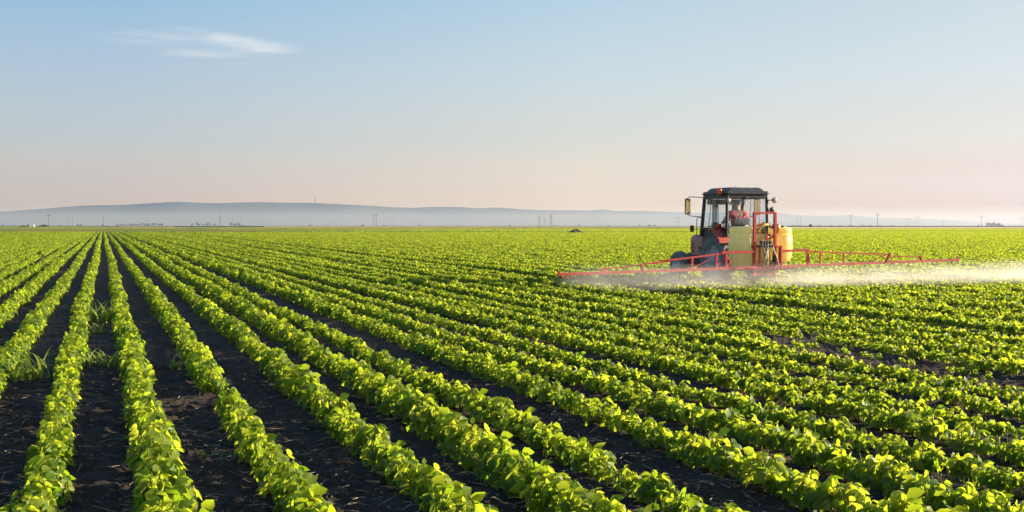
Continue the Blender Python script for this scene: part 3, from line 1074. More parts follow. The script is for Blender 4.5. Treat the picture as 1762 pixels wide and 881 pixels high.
mb.tube([(0.16, 1.9, 1.35), (0.16, 1.9, 1.95), (0.16, 1.88, 2.02)], 0.035, 12)
mb.lathe([(0.036, 0), (0.075, 0.03), (0.075, 0.36), (0.036, 0.40)], (0.16, 1.9, 1.46), 'Z', 16)
# the pipe is low and hidden behind the cab from here
ex = mb.build('exhaust_pipe', M['iron'], tr)
ex.scale = (1, 1, 0.98)

# cab: floor line z 1.44, windows 1.66 - 2.50, gutter 2.60, roof 2.81
CW, CR, CF = 0.67, -0.42, 1.14
mb = MB()
P = 0.075
low = [(-CW, CR), (CW, CR), (CW, CF), (-CW, CF)]
topc = [(-CW + 0.025, CR + 0.03), (CW - 0.025, CR + 0.03), (CW - 0.03, CF - 0.16), (-CW + 0.03, CF - 0.16)]
pillar_pts = []
for (a, b) in zip(low, topc):
    mb.bar((a[0], a[1], 1.40), (b[0], b[1], 2.58), P, P * 1.15, 0.012)
# door post half-way and horizontal rails
for s in (-1, 1):
    mb.bar((s * CW, CR, 1.63), (s * CW, CF, 1.63), 0.06, 0.07, 0.008)
    mb.bar((s * (CW - 0.025), CR + 0.03, 2.55), (s * (CW - 0.03), CF - 0.16, 2.55), 0.06, 0.09, 0.008)
mb.bar((-CW, CR, 1.62), (CW, CR, 1.62), 0.07, 0.06, 0.008)
mb.bar((-CW + .03, CR + 0.03, 2.545), (CW - .03, CR + 0.03, 2.545), 0.10, 0.06, 0.008)
mb.bar((-CW, CF, 1.62), (CW, CF, 1.62), 0.06, 0.06, 0.008)
mb.bar((-CW + .03, CF - 0.16, 2.55), (CW - .03, CF - 0.16, 2.55), 0.10, 0.06, 0.008)
# lower body panels
mb.box((0, CR + 0.0, 1.50), (2 * CW - 0.08, 0.03, 0.22), bev=0.005)
for s in (-1, 1):
    mb.prism([(CR + 0.03, 1.24), (CR + 0.03, 1.60), (CF - 0.03, 1.60), (CF - 0.03, 1.05), (0.75, 1.05), (0.55, 1.30)], s * (CW - 0.045), s * (CW - 0.02), 'X')
mb.box((0, CF - 0.02, 1.35), (2 * CW - 0.1, 0.03, 0.52), bev=0.005)
mb.box((0, 0.36, 1.10), (2 * CW - 0.14, CF - CR - 0.10, 0.05), bev=0.005)
cab = mb.build('cab_frame', M['black'], tr)
def pane(name, quad, th=0.006, parent=None):
    q = [Vector(p) for p in quad]
    n = (q[1] - q[0]).cross(q[2] - q[0]).normalized() * th
    m_ = MB()
    m_.add([*q, *[p + n for p in q]], [(0, 1, 2, 3), (7, 6, 5, 4), (0, 4, 5, 1), (1, 5, 6, 2), (2, 6, 7, 3), (3, 7, 4, 0)])
    return m_.build(name, M['glass'], parent or cab)
pane('rear_window', [(-CW + .03, CR + 0.002, 1.645), (CW - .03, CR + 0.002, 1.645), (CW - .05, CR + 0.028, 2.50), (-CW + .05, CR + 0.028, 2.50)])
pane('windshield', [(-CW + .03, CF - 0.005, 1.645), (CW - .03, CF - 0.005, 1.645), (CW - .06, CF - 0.155, 2.50), (-CW + .06, CF - 0.155, 2.50)])
for s in (-1, 1):
    pane('side_window', [(s * (CW - 0.004), CR + .04, 1.66), (s * (CW - 0.004), CF - .04, 1.66), (s * (CW - 0.028), CF - 0.19, 2.51), (s * (CW - 0.028), CR + 0.06, 2.51)])
# thin slanted door bars
for s in (-1, 1):
    d_ = MB()
    d_.tube([(s * (CW + 0.012), 0.02, 1.64), (s * (CW - 0.012), 0.16, 2.53)], 0.012, 6)
    d_.tube([(s * (CW + 0.012), 0.66, 1.64), (s * (CW - 0.012), 0.52, 2.53)], 0.009, 6)
    d_.box((s * (CW + 0.02), 0.56, 1.70), (0.03, 0.12, 0.03), bev=0.006)
    d_.build('door_bar', M['black'], cab)
# roof: stepped cap with rounded shoulders
rf = MB()
bm = bmesh.new()
bmesh.ops.create_cube(bm, size=1.0)
for v in bm.verts: v.co = Vector((v.co.x * 1.40, v.co.y * 1.58, v.co.z * 0.13))
bmesh.ops.bevel(bm, geom=list(bm.edges), offset=0.05, segments=3, affect='EDGES')
rf.bm(bm, (0, 0.31, 2.655))
bm = bmesh.new()
bmesh.ops.create_cube(bm, size=1.0)
for v in bm.verts:
    k = 1.0 if v.co.z < 0 else 0.86
    v.co = Vector((v.co.x * 1.22 * k, v.co.y * 1.40 * k, v.co.z * 0.13))
bmesh.ops.bevel(bm, geom=list(bm.edges), offset=0.03, segments=2, affect='EDGES')
rf.bm(bm, (0, 0.31, 2.755))
for k in range(4):
    rf.box((-0.39 + k * 0.26, 0.31, 2.822), (0.10, 1.08, 0.018), bev=0.006)
roof = rf.build('roof', M['roof'], tr)
b = MB(); b.tube([(-0.30, -0.25, 2.82), (-0.30, -0.25, 2.855)], 0.014, 8); b.build('aerial_base', M['black'], roof)
# sun visor and inner post seen through the glass
v = MB()
v.box((0, CF - 0.20, 2.43), (1.16, 0.012, 0.16), bev=0.004)
v.build('sun_visor', M['grey'], cab)
v = MB()
v.box((-0.30, 0.98, 1.95), (0.16, 0.05, 1.05), bev=0.01)
v.build('inner_post', plain('blue_grey_trim', (0.10, 0.17, 0.25), 0.5), cab)
v = MB()
v.bar((0.34, CF - 0.06, 1.66), (0.33, CF - 0.15, 2.5), 0.06, 0.06)
v.build('windshield_post', M['grey'], cab)
# rear wiper
v = MB()
v.box((-0.06, CR - 0.02, 2.53), (0.10, 0.06, 0.06), bev=0.01)
v.tube([(-0.06, CR - 0.03, 2.52), (-0.31, CR - 0.035, 1.90)], 0.011, 6)
v.box((-0.24, CR - 0.025, 2.05), (0.016, 0.014, 0.62), Matrix.Rotation(R(22), 4, 'Y'))
v.build('wiper', M['black'], cab)
# seat, steering, console
s_ = MB(); s_.box((0.08, 0.33, 1.43), (0.48, 0.46, 0.14), bev=0.04); s_.box((0.08, 0.33, 1.24), (0.30, 0.30, 0.24), bev=0.02)
seat = s_.build('seat', M['seat'], tr)
s_ = MB(); s_.box((0.08, 0.08, 1.72), (0.50, 0.10, 0.46), Matrix.Rotation(R(8), 4, 'X'), bev=0.04); s_.build('seat_back', M['seat'], seat)
s_ = MB()
ring = [(0.08 + 0.20 * math.cos(a), 0.83 + 0.17 * math.sin(a), 1.78 + 0.10 * math.sin(a)) for a in [2 * PI * k / 24 for k in range(25)]]
s_.tube(ring, 0.014, 8, False)
s_.tube([(0.08, 0.83, 1.78), (0.08, 1.02, 1.35)], 0.025, 8)
for k in range(3):
    a = 2 * PI * k / 3 + 0.5
    s_.tube([(0.08, 0.83, 1.78), (0.08 + 0.20 * math.cos(a), 0.83 + 0.17 * math.sin(a), 1.78 + 0.10 * math.sin(a))], 0.008, 6)
s_.build('steering_wheel', M['black'], tr)
s_ = MB(); s_.box((0.08, 1.04, 1.45), (0.60, 0.16, 0.44), bev=0.04); s_.build('dashboard', M['black'], tr)
s_ = MB()
s_.bar((-0.44, CR - .03, 1.76), (-0.18, CR - .03, 1.80), 0.035); s_.bar((-0.18, CR - .03, 1.80), (-0.18, CR - .03, 1.64), 0.035); s_.bar((-0.44, CR - .03, 1.76), (-0.44, CR - .03, 1.66), 0.03)
s_.build('window_handle', M['black'], cab)

# fenders: flat top, sloping back panel, inner skirt
for s in (-1, 1):
    f = MB()
    prof = [(0.16, 1.57), (0.06, 1.625), (-0.10, 1.64), (-0.52, 1.29), (-0.55, 1.22)]
    xi, xo = s * (CW - 0.14), s * 0.965
    th = 0.018
    for (p, q) in zip(prof[:-1], prof[1:]):
        d_ = Vector((0, q[0] - p[0], q[1] - p[1])); n_ = Vector((0, -d_.z, d_.y)).normalized() * th
        a, b_, c_, e_ = Vector((xi, *p)), Vector((xo, *p)), Vector((xo, *q)), Vector((xi, *q))
        f.add([a, b_, c_, e_, a - n_, b_ - n_, c_ - n_, e_ - n_], [(0, 1, 2, 3), (7, 6, 5, 4), (0, 4, 5, 1), (1, 5, 6, 2), (2, 6, 7, 3), (3, 7, 4, 0)])
    # outer lip
    for (p, q) in zip(prof[:-1], prof[1:]):
        f.bar((xo, p[0], p[1] - 0.02), (xo, q[0], q[1] - 0.02), 0.016, 0.05, 0.002)
    fo = f.build('fender', M['fender_red'], tr)
    k_ = MB(); k_.box((s * 0.80, -0.16, 1.71), (0.16, 0.10, 0.12), bev=0.012); k_.build('tail_light', M['redlens'], fo)
    k_ = MB(); k_.box((s * 0.80, -0.02, 1.74), (0.13, 0.12, 0.16), bev=0.02); k_.build('lamp_box', M['black'], fo)

# lamps
def work_light(c, r=0.075, arm=None, lens='lens'):
    o = MB()
    o.lathe([(0.001, 0.085), (r * 0.5, 0.08), (r * 0.9, 0.03), (r, 0.0), (r, -0.014), (r * 0.9, -0.018)], c, 'Y', 22)
    if arm: o.tube([c, arm], 0.014, 8)
    h_ = o.build('work_light', M['black'], tr)
    l_ = MB(); l_.lathe([(r * 0.9, -0.016), (r * 0.6, -0.028), (0.001, -0.034)], c, 'Y', 22)
    l_.build('lens', M[lens], h_)
work_light((-0.70, CR - 0.14, 2.44), 0.078, (-0.62, CR + 0.02, 2.52))
work_light((0.83, CR - 0.10, 2.46), 0.085, (0.64, CR + 0.0, 2.46))
work_light((0.78, CR - 0.05, 2.18), 0.085, (0.64, CR + 0.02, 2.10), 'hose')
b = MB(); b.lathe([(0.001, 0.0), (0.06, 0.0), (0.06, 0.02), (0.045, 0.025)], (-0.78, -0.18, 2.60), 'Z', 18); b.bar((-0.78, -0.18, 2.60), (-0.60, -0.10, 2.60), 0.035)
bs = b.build('beacon_bracket', M['black'], tr)
b = MB(); b.lathe([(0.072, 0.022), (0.074, 0.15), (0.060, 0.185), (0.001, 0.195)], (-0.78, -0.18, 2.60), 'Z', 22); b.build('beacon', M['amber'], bs)

# mirrors on long loops
def mirror(s):
    o = MB()
    y_ = 1.02
    xt = s * (CW - 0.03)
    x1 = s * 1.17
    o.tube([(xt, y_ - 0.02, 2.56), (s * 1.10, y_ + 0.04, 2.58), (x1, y_ + 0.05, 2.53), (x1, y_ + 0.05, 2.05), (s * 1.08, y_ + 0.04, 2.01), (s * CW, y_ + 0.06, 1.98)], 0.012, 8)
    a = o.build('mirror_arm', M['iron'], tr)
    h_ = MB(); h_.box((x1, y_ + 0.03, 2.29), (0.20, 0.035, 0.47), bev=0.012)
    hh = h_.build('mirror_housing', M['black'], a)
    g_ = MB(); g_.box((x1, y_ + 0.006, 2.29), (0.175, 0.008, 0.43), bev=0.002)
    g_.build('mirror_glass', M['mirror'], a)
    piv = Vector((x1, y_ + 0.03, 2.29))
    for q in a.children:
        q.matrix_local = Matrix.Translation(piv) @ Matrix.Rotation(R(-12 * s if s < 0 else -12), 4, 'Z') @ Matrix.Translation(-piv)
mirror(-1)
mirror(1)
# grab rail with front marker lamp
o = MB()
o.tube([(-CW, 1.16, 1.97), (-0.76, 1.2, 1.95), (-0.79, 1.2, 1.88), (-0.79, 1.2, 1.42), (-0.70, 1.2, 1.36)], 0.012, 8)
o.tube([(-CW, 1.16, 1.61), (-0.93, 1.2, 1.61)], 0.010, 6)
rail = o.build('grab_rail', M['iron'], tr)
o = MB(); o.box((-0.95, 1.2, 1.63), (0.10, 0.08, 0.20), bev=0.015); o.build('marker_lamp', plain('brown_lens', (0.10, 0.03, 0.015), 0.3), rail)
# hitch links
o = MB()
for s in (-1, 1):
    o.bar((s * 0.30, -0.10, 0.52), (s * 0.42, -1.18, 0.50), 0.05, 0.08)
    o.bar((s * 0.26, -0.35, 1.15), (s * 0.38, -0.85, 0.52), 0.04)
o.tube([(0, -0.30, 1.05), (0, -1.20, 1.12)], 0.035, 8)
o.build('hitch_link', M['iron'], tr)

# ------------------------------------------------------------------ field sprayer on the tractor's hitch
spr = empty('field_sprayer', (TX, TY, 0), HEAD)
tag(spr, 'red boom sprayer with yellow plastic tanks carried behind the tractor', 'sprayer')
BY = -1.66                      # plane of the boom, behind the axle
def on_boom(px, py, yl=BY):
    """local (x, z) on the upright plane y = yl of the sprayer, from a measured picture point"""
    a = (px - CX) / F
    # world = T + rot(HEAD)*(x,yl); solve lat = a*d
    ch, sh = math.cos(HEAD), math.sin(HEAD)
    wx0, wy0 = TX - sh * yl, TY + ch * yl
    ex_, ey_ = ch, sh
    lat0, dd0 = wx0 * CYW - wy0 * SY, wx0 * SY + wy0 * CYW
    latx, ddx = ex_ * CYW - ey_ * SY, ex_ * SY + ey_ * CYW
    x_ = (a * dd0 - lat0) / (latx - a * ddx)
    d = dd0 + x_ * ddx
    return Vector((x_, yl, H - (py - HZ) * d / F))
def crop1(cx_, cy_, yl=BY):      # coordinates of the first close-up (1140,310 at 4.638x)
    return on_boom(1140 + cx_ / 4.638, 310 + cy_ / 4.638, yl)
def crop2(cx_, cy_, yl=BY): return on_boom(940 + cx_ / 5.873, 380 + cy_ / 5.873, yl)
def crop3(cx_, cy_, yl=BY): return on_boom(1240 + cx_ / 3.3755, 380 + cy_ / 3.3755, yl)

# mast and base frame
fr = MB()
a, b_ = crop1(733, 262, -1.60), crop1(897, 262, -1.60)
ztop = (a.z + b_.z) / 2
xl, xr = a.x, b_.x
for x_ in (xl, xr):
    fr.bar((x_, -1.60, 0.30), (x_, -1.60, ztop), 0.075, 0.075)
fr.bar((xl - 0.035, -1.60, ztop), (xr + 0.035, -1.60, ztop), 0.06, 0.055)
zc = crop1(816, 535, -1.60).z
fr.bar((xl - 0.06, -1.56, zc + 0.02), (xr + 0.14, -1.56, zc + 0.02), 0.05, 0.06)
zb = crop1(816, 690, -1.60).z
fr.bar((xl - 0.10, -1.545, zb), (xr + 0.16, -1.545, zb), 0.06, 0.07)
# outer uprights of the lifting carriage
for x_ in (xl + 0.12, xr + 0.15):
    fr.bar((x_, -1.68, zb), (x_, -1.68, zc + (0.0 if x_ < 0.2 else 0.05)), 0.05, 0.05)
# base frame that carries the tanks
for x_ in (-0.95, -0.30, 0.22, 0.88):
    fr.bar((x_, -1.52, 0.535), (x_, -0.86, 0.535), 0.06, 0.06)
fr.bar((-1.0, -1.50, 0.50), (0.95, -1.50, 0.50), 0.07, 0.07)
fr.bar((-1.0, -0.90, 0.50), (0.95, -0.90, 0.50), 0.07, 0.07)
for x_ in (xl, xr):
    fr.bar((x_, -1.60, 0.32), (x_, -1.0, 0.48), 0.05, 0.05)
    fr.bar((x_, -1.57, 1.45), (x_ * 0.6, -1.02, 1.16), 0.04, 0.04)
fr.bar((xl, -1.60, 0.36), (xr, -1.60, 0.36), 0.05, 0.05)
for s in (-1, 1):
    fr.bar((s * 0.42, -1.0, 0.50), (0.0, -1.0, 1.14), 0.05, 0.05)
fr.build('frame', M['red'], spr)

def barrel(name, cx_, cy_, r, z0, z1, mat):
    o = MB()
    h = z1 - z0
    pr = [(0.001, z0), (r * 0.66, z0), (r * 0.78, z0 + 0.02), (r * 0.88, z0 + 0.07), (r * 0.945, z0 + 0.15), (r * 0.98, z0 + 0.25), (r, z0 + h * 0.38), (r * 1.005, z0 + h * 0.55), (r * 1.0, z0 + h * 0.70), (r * 0.975, z0 + h * 0.712), (r * 0.975, z0 + h * 0.728), (r * 0.995, z0 + h * 0.74), (r * 0.985, z0 + h * 0.82),
          (r * 0.955, z1 - 0.185), (r * 0.91, z1 - 0.165), (r * 0.91, z1 - 0.145), (r * 0.955, z1 - 0.125), (r * 0.955, z1 - 0.06), (r * 0.90, z1 - 0.015), (r * 0.78, z1), (r * 0.60, z1 + 0.012), (0.001, z1 + 0.02)]
    o.lathe(pr, (cx_, cy_, 0), 'Z', 44)
    t_ = o.build(name, mat, spr)
    l_ = MB()
    l_.lathe([(r * 0.52, z1 + 0.010), (r * 0.52, z1 + 0.05), (r * 0.45, z1 + 0.062), (0.001, z1 + 0.066)], (cx_, cy_, 0), 'Z', 28)
    l_.build('lid', M['hose'], t_)
    return t_
barrel('side_tank', -0.64, -1.20, 0.355, 0.57, 1.69, M['tank'])
barrel('side_tank', 0.60, -1.20, 0.345, 0.70, 1.66, M['tank_sun_tint'])
barrel('middle_tank', -0.02, -1.22, 0.27, 0.57, 1.48, M['tank'])
o = MB()
for (ax_, ay_) in ((0.42, -1.36), (0.78, -1.36), (0.42, -1.04), (0.78, -1.04)): o.bar((ax_, ay_, 0.50), (ax_, ay_, 0.70), 0.04, 0.04)
o.build('tank_stand', M['iron'], spr)
# valves and plumbing
o = MB()
for k in range(4):
    o.box((xl + 0.20 + 0.09 * k, -1.64, zc + 0.13), (0.07, 0.10, 0.11), bev=0.015)
o.box((xl + 0.33, -1.66, zc + 0.03), (0.46, 0.08, 0.07), bev=0.015)
o.lathe([(0.001, 0), (0.05, 0), (0.05, 0.16), (0.001, 0.16)], (xr - 0.06, -1.66, zc - 0.42), 'Z', 14)
o.build('valve_block', M['black'], spr)
o = MB()
o.lathe([(0.001, 0), (0.06, 0), (0.07, 0.08), (0.11, 0.12), (0.11, 0.26), (0.001, 0.28)], (0.30, -1.50, 1.50), 'Z', 18)
o.box((-0.02, -1.22, 1.53), (0.26, 0.26, 0.10), bev=0.03)
o.build('pump', M['brass'], spr)
o = MB()
o.tube([(xl + 0.16, -1.56, 1.56), (xl + 0.17, -1.60, 1.66), (xl + 0.26, -1.62, 1.74), (xl + 0.42, -1.60, 1.75), (xl + 0.55, -1.52, 1.68), (0.55, -1.3, 1.70)], 0.036, 10)
o.tube([(xl + 0.02, -1.50, 1.70), (xl + 0.26, -1.58, 1.77), (xl + 0.5, -1.60, 1.76)], 0.028, 10)
o.build('suction_hose', M['yhose'], spr)
o = MB()
o.bar((xl + 0.40, -1.58, zc), (xl + 0.40, -1.58, zc + 0.36), 0.055, 0.055); o.bar((xl + 0.40, -1.58, zc + 0.35), (xl + 0.53, -1.60, zc + 0.33), 0.05, 0.05)
o.build('filter_post', M['red'], spr)
o = MB()
for k in range(5):
    x_ = xl + 0.19 + 0.085 * k
    o.tube([(x_, -1.69, zc + 0.08), (x_ + 0.03, -1.74, zc - 0.10), (x_ + 0.06, -1.74, zc - 0.30), (x_ + 0.02 + 0.05 * (k % 3), -1.70, zb - 0.02)], 0.011, 6)
o.build('hose', M['hose'], spr)
o = MB()
o.tube([(xl + 0.36, -1.72, zc + 0.02), (xl + 0.28, -1.75, zc - 0.20), (xl + 0.20, -1.72, zb + 0.12)], 0.017, 6)
o.tube([(xr - 0.14, -1.72, zc), (xr - 0.05, -1.76, zc - 0.25), (xr + 0.06, -1.72, zb + 0.03)], 0.017, 6)
o.build('hose', M['ghose'], spr)

# boom arms
bl_end = on_boom(960, 472.3); br_end = on_boom(1650, 447.2)
cl_ = crop1(640, 700); cr_ = crop1(935, 688)
arm = MB()
arm.bar(cl_, bl_end, 0.070, 0.070)
arm.bar(crop1(470, 578), crop1(735, 572), 0.068, 0.068)          # upper bar of the centre section
ul = [crop1(525, 580), crop1(240, 617), crop1(0, 645), crop2(1250, 405), crop2(985, 437)]
for p, q in zip(ul[:-1], ul[1:]): arm.bar(p, q, 0.050, 0.050)
ul2 = [crop2(960, 448), crop2(760, 468), crop2(570, 486)]
for p, q in zip(ul2[:-1], ul2[1:]): arm.bar(p, q, 0.032, 0.032)
def low_left(px):
    t_ = (px - 960) / (1140 + 640 / 4.638 - 960)
    return bl_end.lerp(cl_, t_)
for c_, top_ in ((235, 618), (430, 593), (507, 582)):
    p = crop1(c_, top_); q = low_left(1140 + c_ / 4.638); q.x = p.x
    arm.bar(p, q, 0.058, 0.058)
arm.bar(crop1(505, 590), crop1(545, 655), 0.035); arm.bar(crop1(545, 655), crop1(505, 698), 0.035)
arm.bar(crop1(250, 695), crop1(425, 610), 0.022); arm.bar(crop1(430, 690), crop1(500, 620), 0.022)
arm.bar(crop2(955, 435), crop2(985, 512), 0.085, 0.06)          # folding joint
arm.bar(crop2(575, 480), crop2(545, 520), 0.05); arm.bar(crop2(580, 478), crop2(610, 520), 0.04)
arm.bar(crop2(130, 500), crop2(128, 545), 0.045)
arm.bar(crop2(195, 545), crop2(197, 585), 0.04)
arm_l = arm.build('boom_arm', M['red'], spr)
arm = MB()
arm.bar(cl_, cr_, 0.072, 0.072)
arm.bar(crop1(935, 530), crop1(935, 690), 0.055)
arm.build('boom_center', M['red'], spr)
arm = MB()
arm.bar(cr_, br_end, 0.066, 0.066)
arm.bar(crop1(940, 567), crop1(1165, 556), 0.064)
def low_right(px):
    t_ = (px - (1140 + 935 / 4.638)) / (1650 - (1140 + 935 / 4.638))
    return cr_.lerp(br_end, t_)
arm.bar(crop1(1157, 556), low_right(1140 + 1150 / 4.638), 0.068)
ur = [crop3(520, 178), crop3(715, 187), crop3(980, 194)]
for p, q in zip(ur[:-1], ur[1:]): arm.bar(p, q, 0.040)
arm.bar(crop3(990, 205), crop3(1165, 210), 0.024)
for c_, t_ in ((580, 180), (715, 187)):
    p = crop3(c_, t_); q = low_right(1240 + c_ / 3.3755); q.x = p.x
    arm.bar(p, q, 0.045)
arm.bar(crop3(985, 190), crop3(962, 242), 0.09, 0.06)
arm.bar(crop3(1160, 205), crop3(1168, 236), 0.07, 0.05)
arm.bar(crop3(1375, 205), crop3(1380, 238), 0.045)
arm.bar(crop3(585, 200), crop3(690, 240), 0.016); arm.bar(crop3(870, 235), crop3(965, 195), 0.020)
arm_r = arm.build('boom_arm', M['red'], spr)
hz = MB()
def arc(p, q, sag, r=0.011):
    pts = [p.lerp(q, t_ / 8) + Vector((0, -0.05, -sag * math.sin(PI * t_ / 8))) for t_ in range(9)]
    hz.tube(pts, r, 6)
arc(crop2(560, 530), crop2(640, 540), 0.10)
arc(crop2(930, 515), crop2(1010, 512), 0.06)
arc(crop3(505, 240), crop3(560, 180), -0.10)
arc(crop3(345, 268), crop3(500, 262), 0.16)
arc(crop1(930, 700), crop1(1110, 690), 0.14)
arc(crop3(940, 245), crop3(1000, 243), 0.06)
arc(crop1(560, 690), crop1(680, 700), 0.10)
hz.build('hose', M['hose'], spr)
nz0 = MB()
nz0.box((0, 0, -0.05), (0.03, 0.03, 0.05), bev=0.005); nz0.lathe([(0.001, -0.11), (0.012, -0.11), (0.018, -0.075), (0.018, -0.06)], (0, 0, 0), 'Z', 8)
proto_n = None
for (p, q, n) in ((bl_end, cl_, 11), (cr_, br_end, 12)):
    for k in range(n):
        t_ = (k + 0.5) / n
        if proto_n is None:
            proto_n = nz0.build('nozzle', M['grey'], spr); o = proto_n
        else:
            o = proto_n.copy(); COL.objects.link(o); o.parent = spr
        pt = p.lerp(q, t_)
        o.location = (pt.x, pt.y + 0.0, pt.z - 0.018)

# ------------------------------------------------------------------ spray mist trailing under the boom
def mist():
    x0, x1 = bl_end.x - 0.1, br_end.x + 9.0
    y0, y1 = -5.4, -1.1
    mb = MB()
    # low bank of drifting spray: a long lumpy loaf
    nx, ny = 40, 10
    top = []
    bot = []
    for i in range(nx + 1):
        for j in range(ny + 1):
            fx, fy = i / nx, j / ny
            hgt = 0.84 + 0.18 * fx
            top.append((x0 + (x1 - x0) * fx, y0 + (y1 - y0) * fy, hgt * (0.80 + 0.20 * math.sin(PI * min(1, fx * 6 + 0.05)))))
            bot.append((x0 + (x1 - x0) * fx, y0 + (y1 - y0) * fy, 0.14))
    W_ = ny + 1
    f = []
    nb = len(top)
    for i in range(nx):
        for j in range(ny):
            a = i * W_ + j
            f.append((a, a + W_, a + W_ + 1, a + 1))
            f.append((nb + a, nb + a + 1, nb + a + W_ + 1, nb + a + W_))
    for i in range(nx):
        a = i * W_; b = a + W_
        f.append((a, nb + a, nb + b, b)); a += ny; b += ny
        f.append((a, b, nb + b, nb + a))
    for j in range(ny):
        a = j; f.append((a, a + 1, nb + a + 1, nb + a)); a = nx * W_ + j; f.append((a, nb + a, nb + a + 1, a + 1))
    mb.add(top + bot, f, True)
    m, t, o = mat_new('spray_droplets')
    tc = t.nodes.new('ShaderNodeTexCoord')
    mp = t.nodes.new('ShaderNodeMapping'); mp.inputs['Scale'].default_value = (0.7, 0.9, 2.2)
    t.links.new(tc.outputs['Object'], mp.inputs[0])
    n1 = t.nodes.new('ShaderNodeTexNoise'); n1.inputs['Scale'].default_value = 1.1; n1.inputs['Detail'].default_value = 4; n1.inputs['Roughness'].default_value = 0.6
    t.links.new(mp.outputs[0], n1.inputs['Vector'])
    mr = t.nodes.new('ShaderNodeMapRange'); mr.inputs['From Min'].default_value = 0.34; mr.inputs['From Max'].default_value = 0.74
    t.links.new(n1.outputs['Fac'], mr.inputs['Value'])
    sx = t.nodes.new('ShaderNodeSeparateXYZ'); t.links.new(tc.outputs['Object'], sx.inputs[0])
    def rng_node(src, a, b_, c, d):
        r_ = t.nodes.new('ShaderNodeMapRange'); r_.interpolation_type = 'SMOOTHSTEP'
        r_.inputs['From Min'].default_value = a; r_.inputs['From Max'].default_value = b_
        r_.inputs['To Min'].default_value = c; r_.inputs['To Max'].default_value = d
        t.links.new(src, r_.inputs['Value']); return r_.outputs[0]
    def mul(a, b_):
        m_ = t.nodes.new('ShaderNodeMath'); m_.operation = 'MULTIPLY'
        t.links.new(a, m_.inputs[0]); t.links.new(b_, m_.inputs[1]); return m_.outputs[0]
    zf = rng_node(sx.outputs['Z'], 0.10, 0.84, 1.0, 0.0)
    yf = rng_node(sx.outputs['Y'], y0, y0 + 1.6, 0.0, 1.0)
    xf = rng_node(sx.outputs['X'], x0, x0 + 0.6, 0.0, 1.0)
    xg = rng_node(sx.outputs['X'], x0 + 2, 4.0, 0.60, 0.95)
    xe = rng_node(sx.outputs['X'], br_end.x + 3.0, x1, 1.0, 0.35)
    dn = mul(mul(mul(mul(mr.outputs[0], zf), mul(yf, xf)), xg), xe)
    sc_ = t.nodes.new('ShaderNodeMath'); sc_.operation = 'MULTIPLY'; sc_.inputs[1].default_value = 0.52
    t.links.new(dn, sc_.inputs[0])
    v = t.nodes.new('ShaderNodeVolumePrincipled')
    v.inputs['Color'].default_value = (0.97, 0.94, 0.92, 1)
    v.inputs['Anisotropy'].default_value = 0.3
    t.links.new(sc_.outputs[0], v.inputs['Density'])
    t.links.new(v.outputs[0], o.inputs['Volume'])
    ob = mb.build('spray_mist', m)
    ob.location = (TX, TY, 0); ob.rotation_euler = (0, 0, HEAD)
    tag(ob, 'low white cloud of spray mist drifting under the red boom', 'mist', kind='stuff')
mist()

# ------------------------------------------------------------------ driver
def skin_obj(name, joints, edges, mat, parent, lvl=2):
    me = bpy.data.meshes.new(name)
    me.from_pydata([j[0] for j in joints], edges, [])
    o = bpy.data.objects.new(name, me); COL.objects.link(o)
    me.materials.append(mat)
    sk = o.modifiers.new('skin', 'SKIN'); sk.use_smooth_shade = True
    for i, j in enumerate(joints):
        r_ = j[1] if isinstance(j[1], tuple) else (j[1], j[1])
        me.skin_vertices[0].data[i].radius = r_
    me.skin_vertices[0].data[0].use_root = True
    ss = o.modifiers.new('sub', 'SUBSURF'); ss.levels = lvl; ss.render_levels = lvl
    if parent: o.parent = parent
    return o
# local to the tractor: pelvis on the seat, arms forward to the wheel
J = []; E = []
def jn(p, r, prev=None):
    J.append((p, r)); i = len(J) - 1
    if prev is not None: E.append((prev, i))
    return i
bx_, by_ = 0.08, 0.26
pel = jn((bx_, by_, 1.60), (0.17, 0.13))
sp1 = jn((bx_, by_ + 0.01, 1.76), (0.165, 0.12), pel)
sp2 = jn((bx_, by_ + 0.0, 1.93), (0.19, 0.125), sp1)
sp3 = jn((bx_, by_ + 0.02, 2.07), (0.17, 0.11), sp2)
nk = jn((bx_, by_ + 0.05, 2.17), 0.062, sp3)
hd0 = jn((bx_, by_ + 0.09, 2.25), (0.078, 0.085), nk)
hd1 = jn((bx_, by_ + 0.10, 2.345), (0.082, 0.100), hd0)
hd2 = jn((bx_, by_ + 0.09, 2.41), (0.060, 0.072), hd1)
jn((bx_, by_ + 0.205, 2.30), 0.014, hd0)
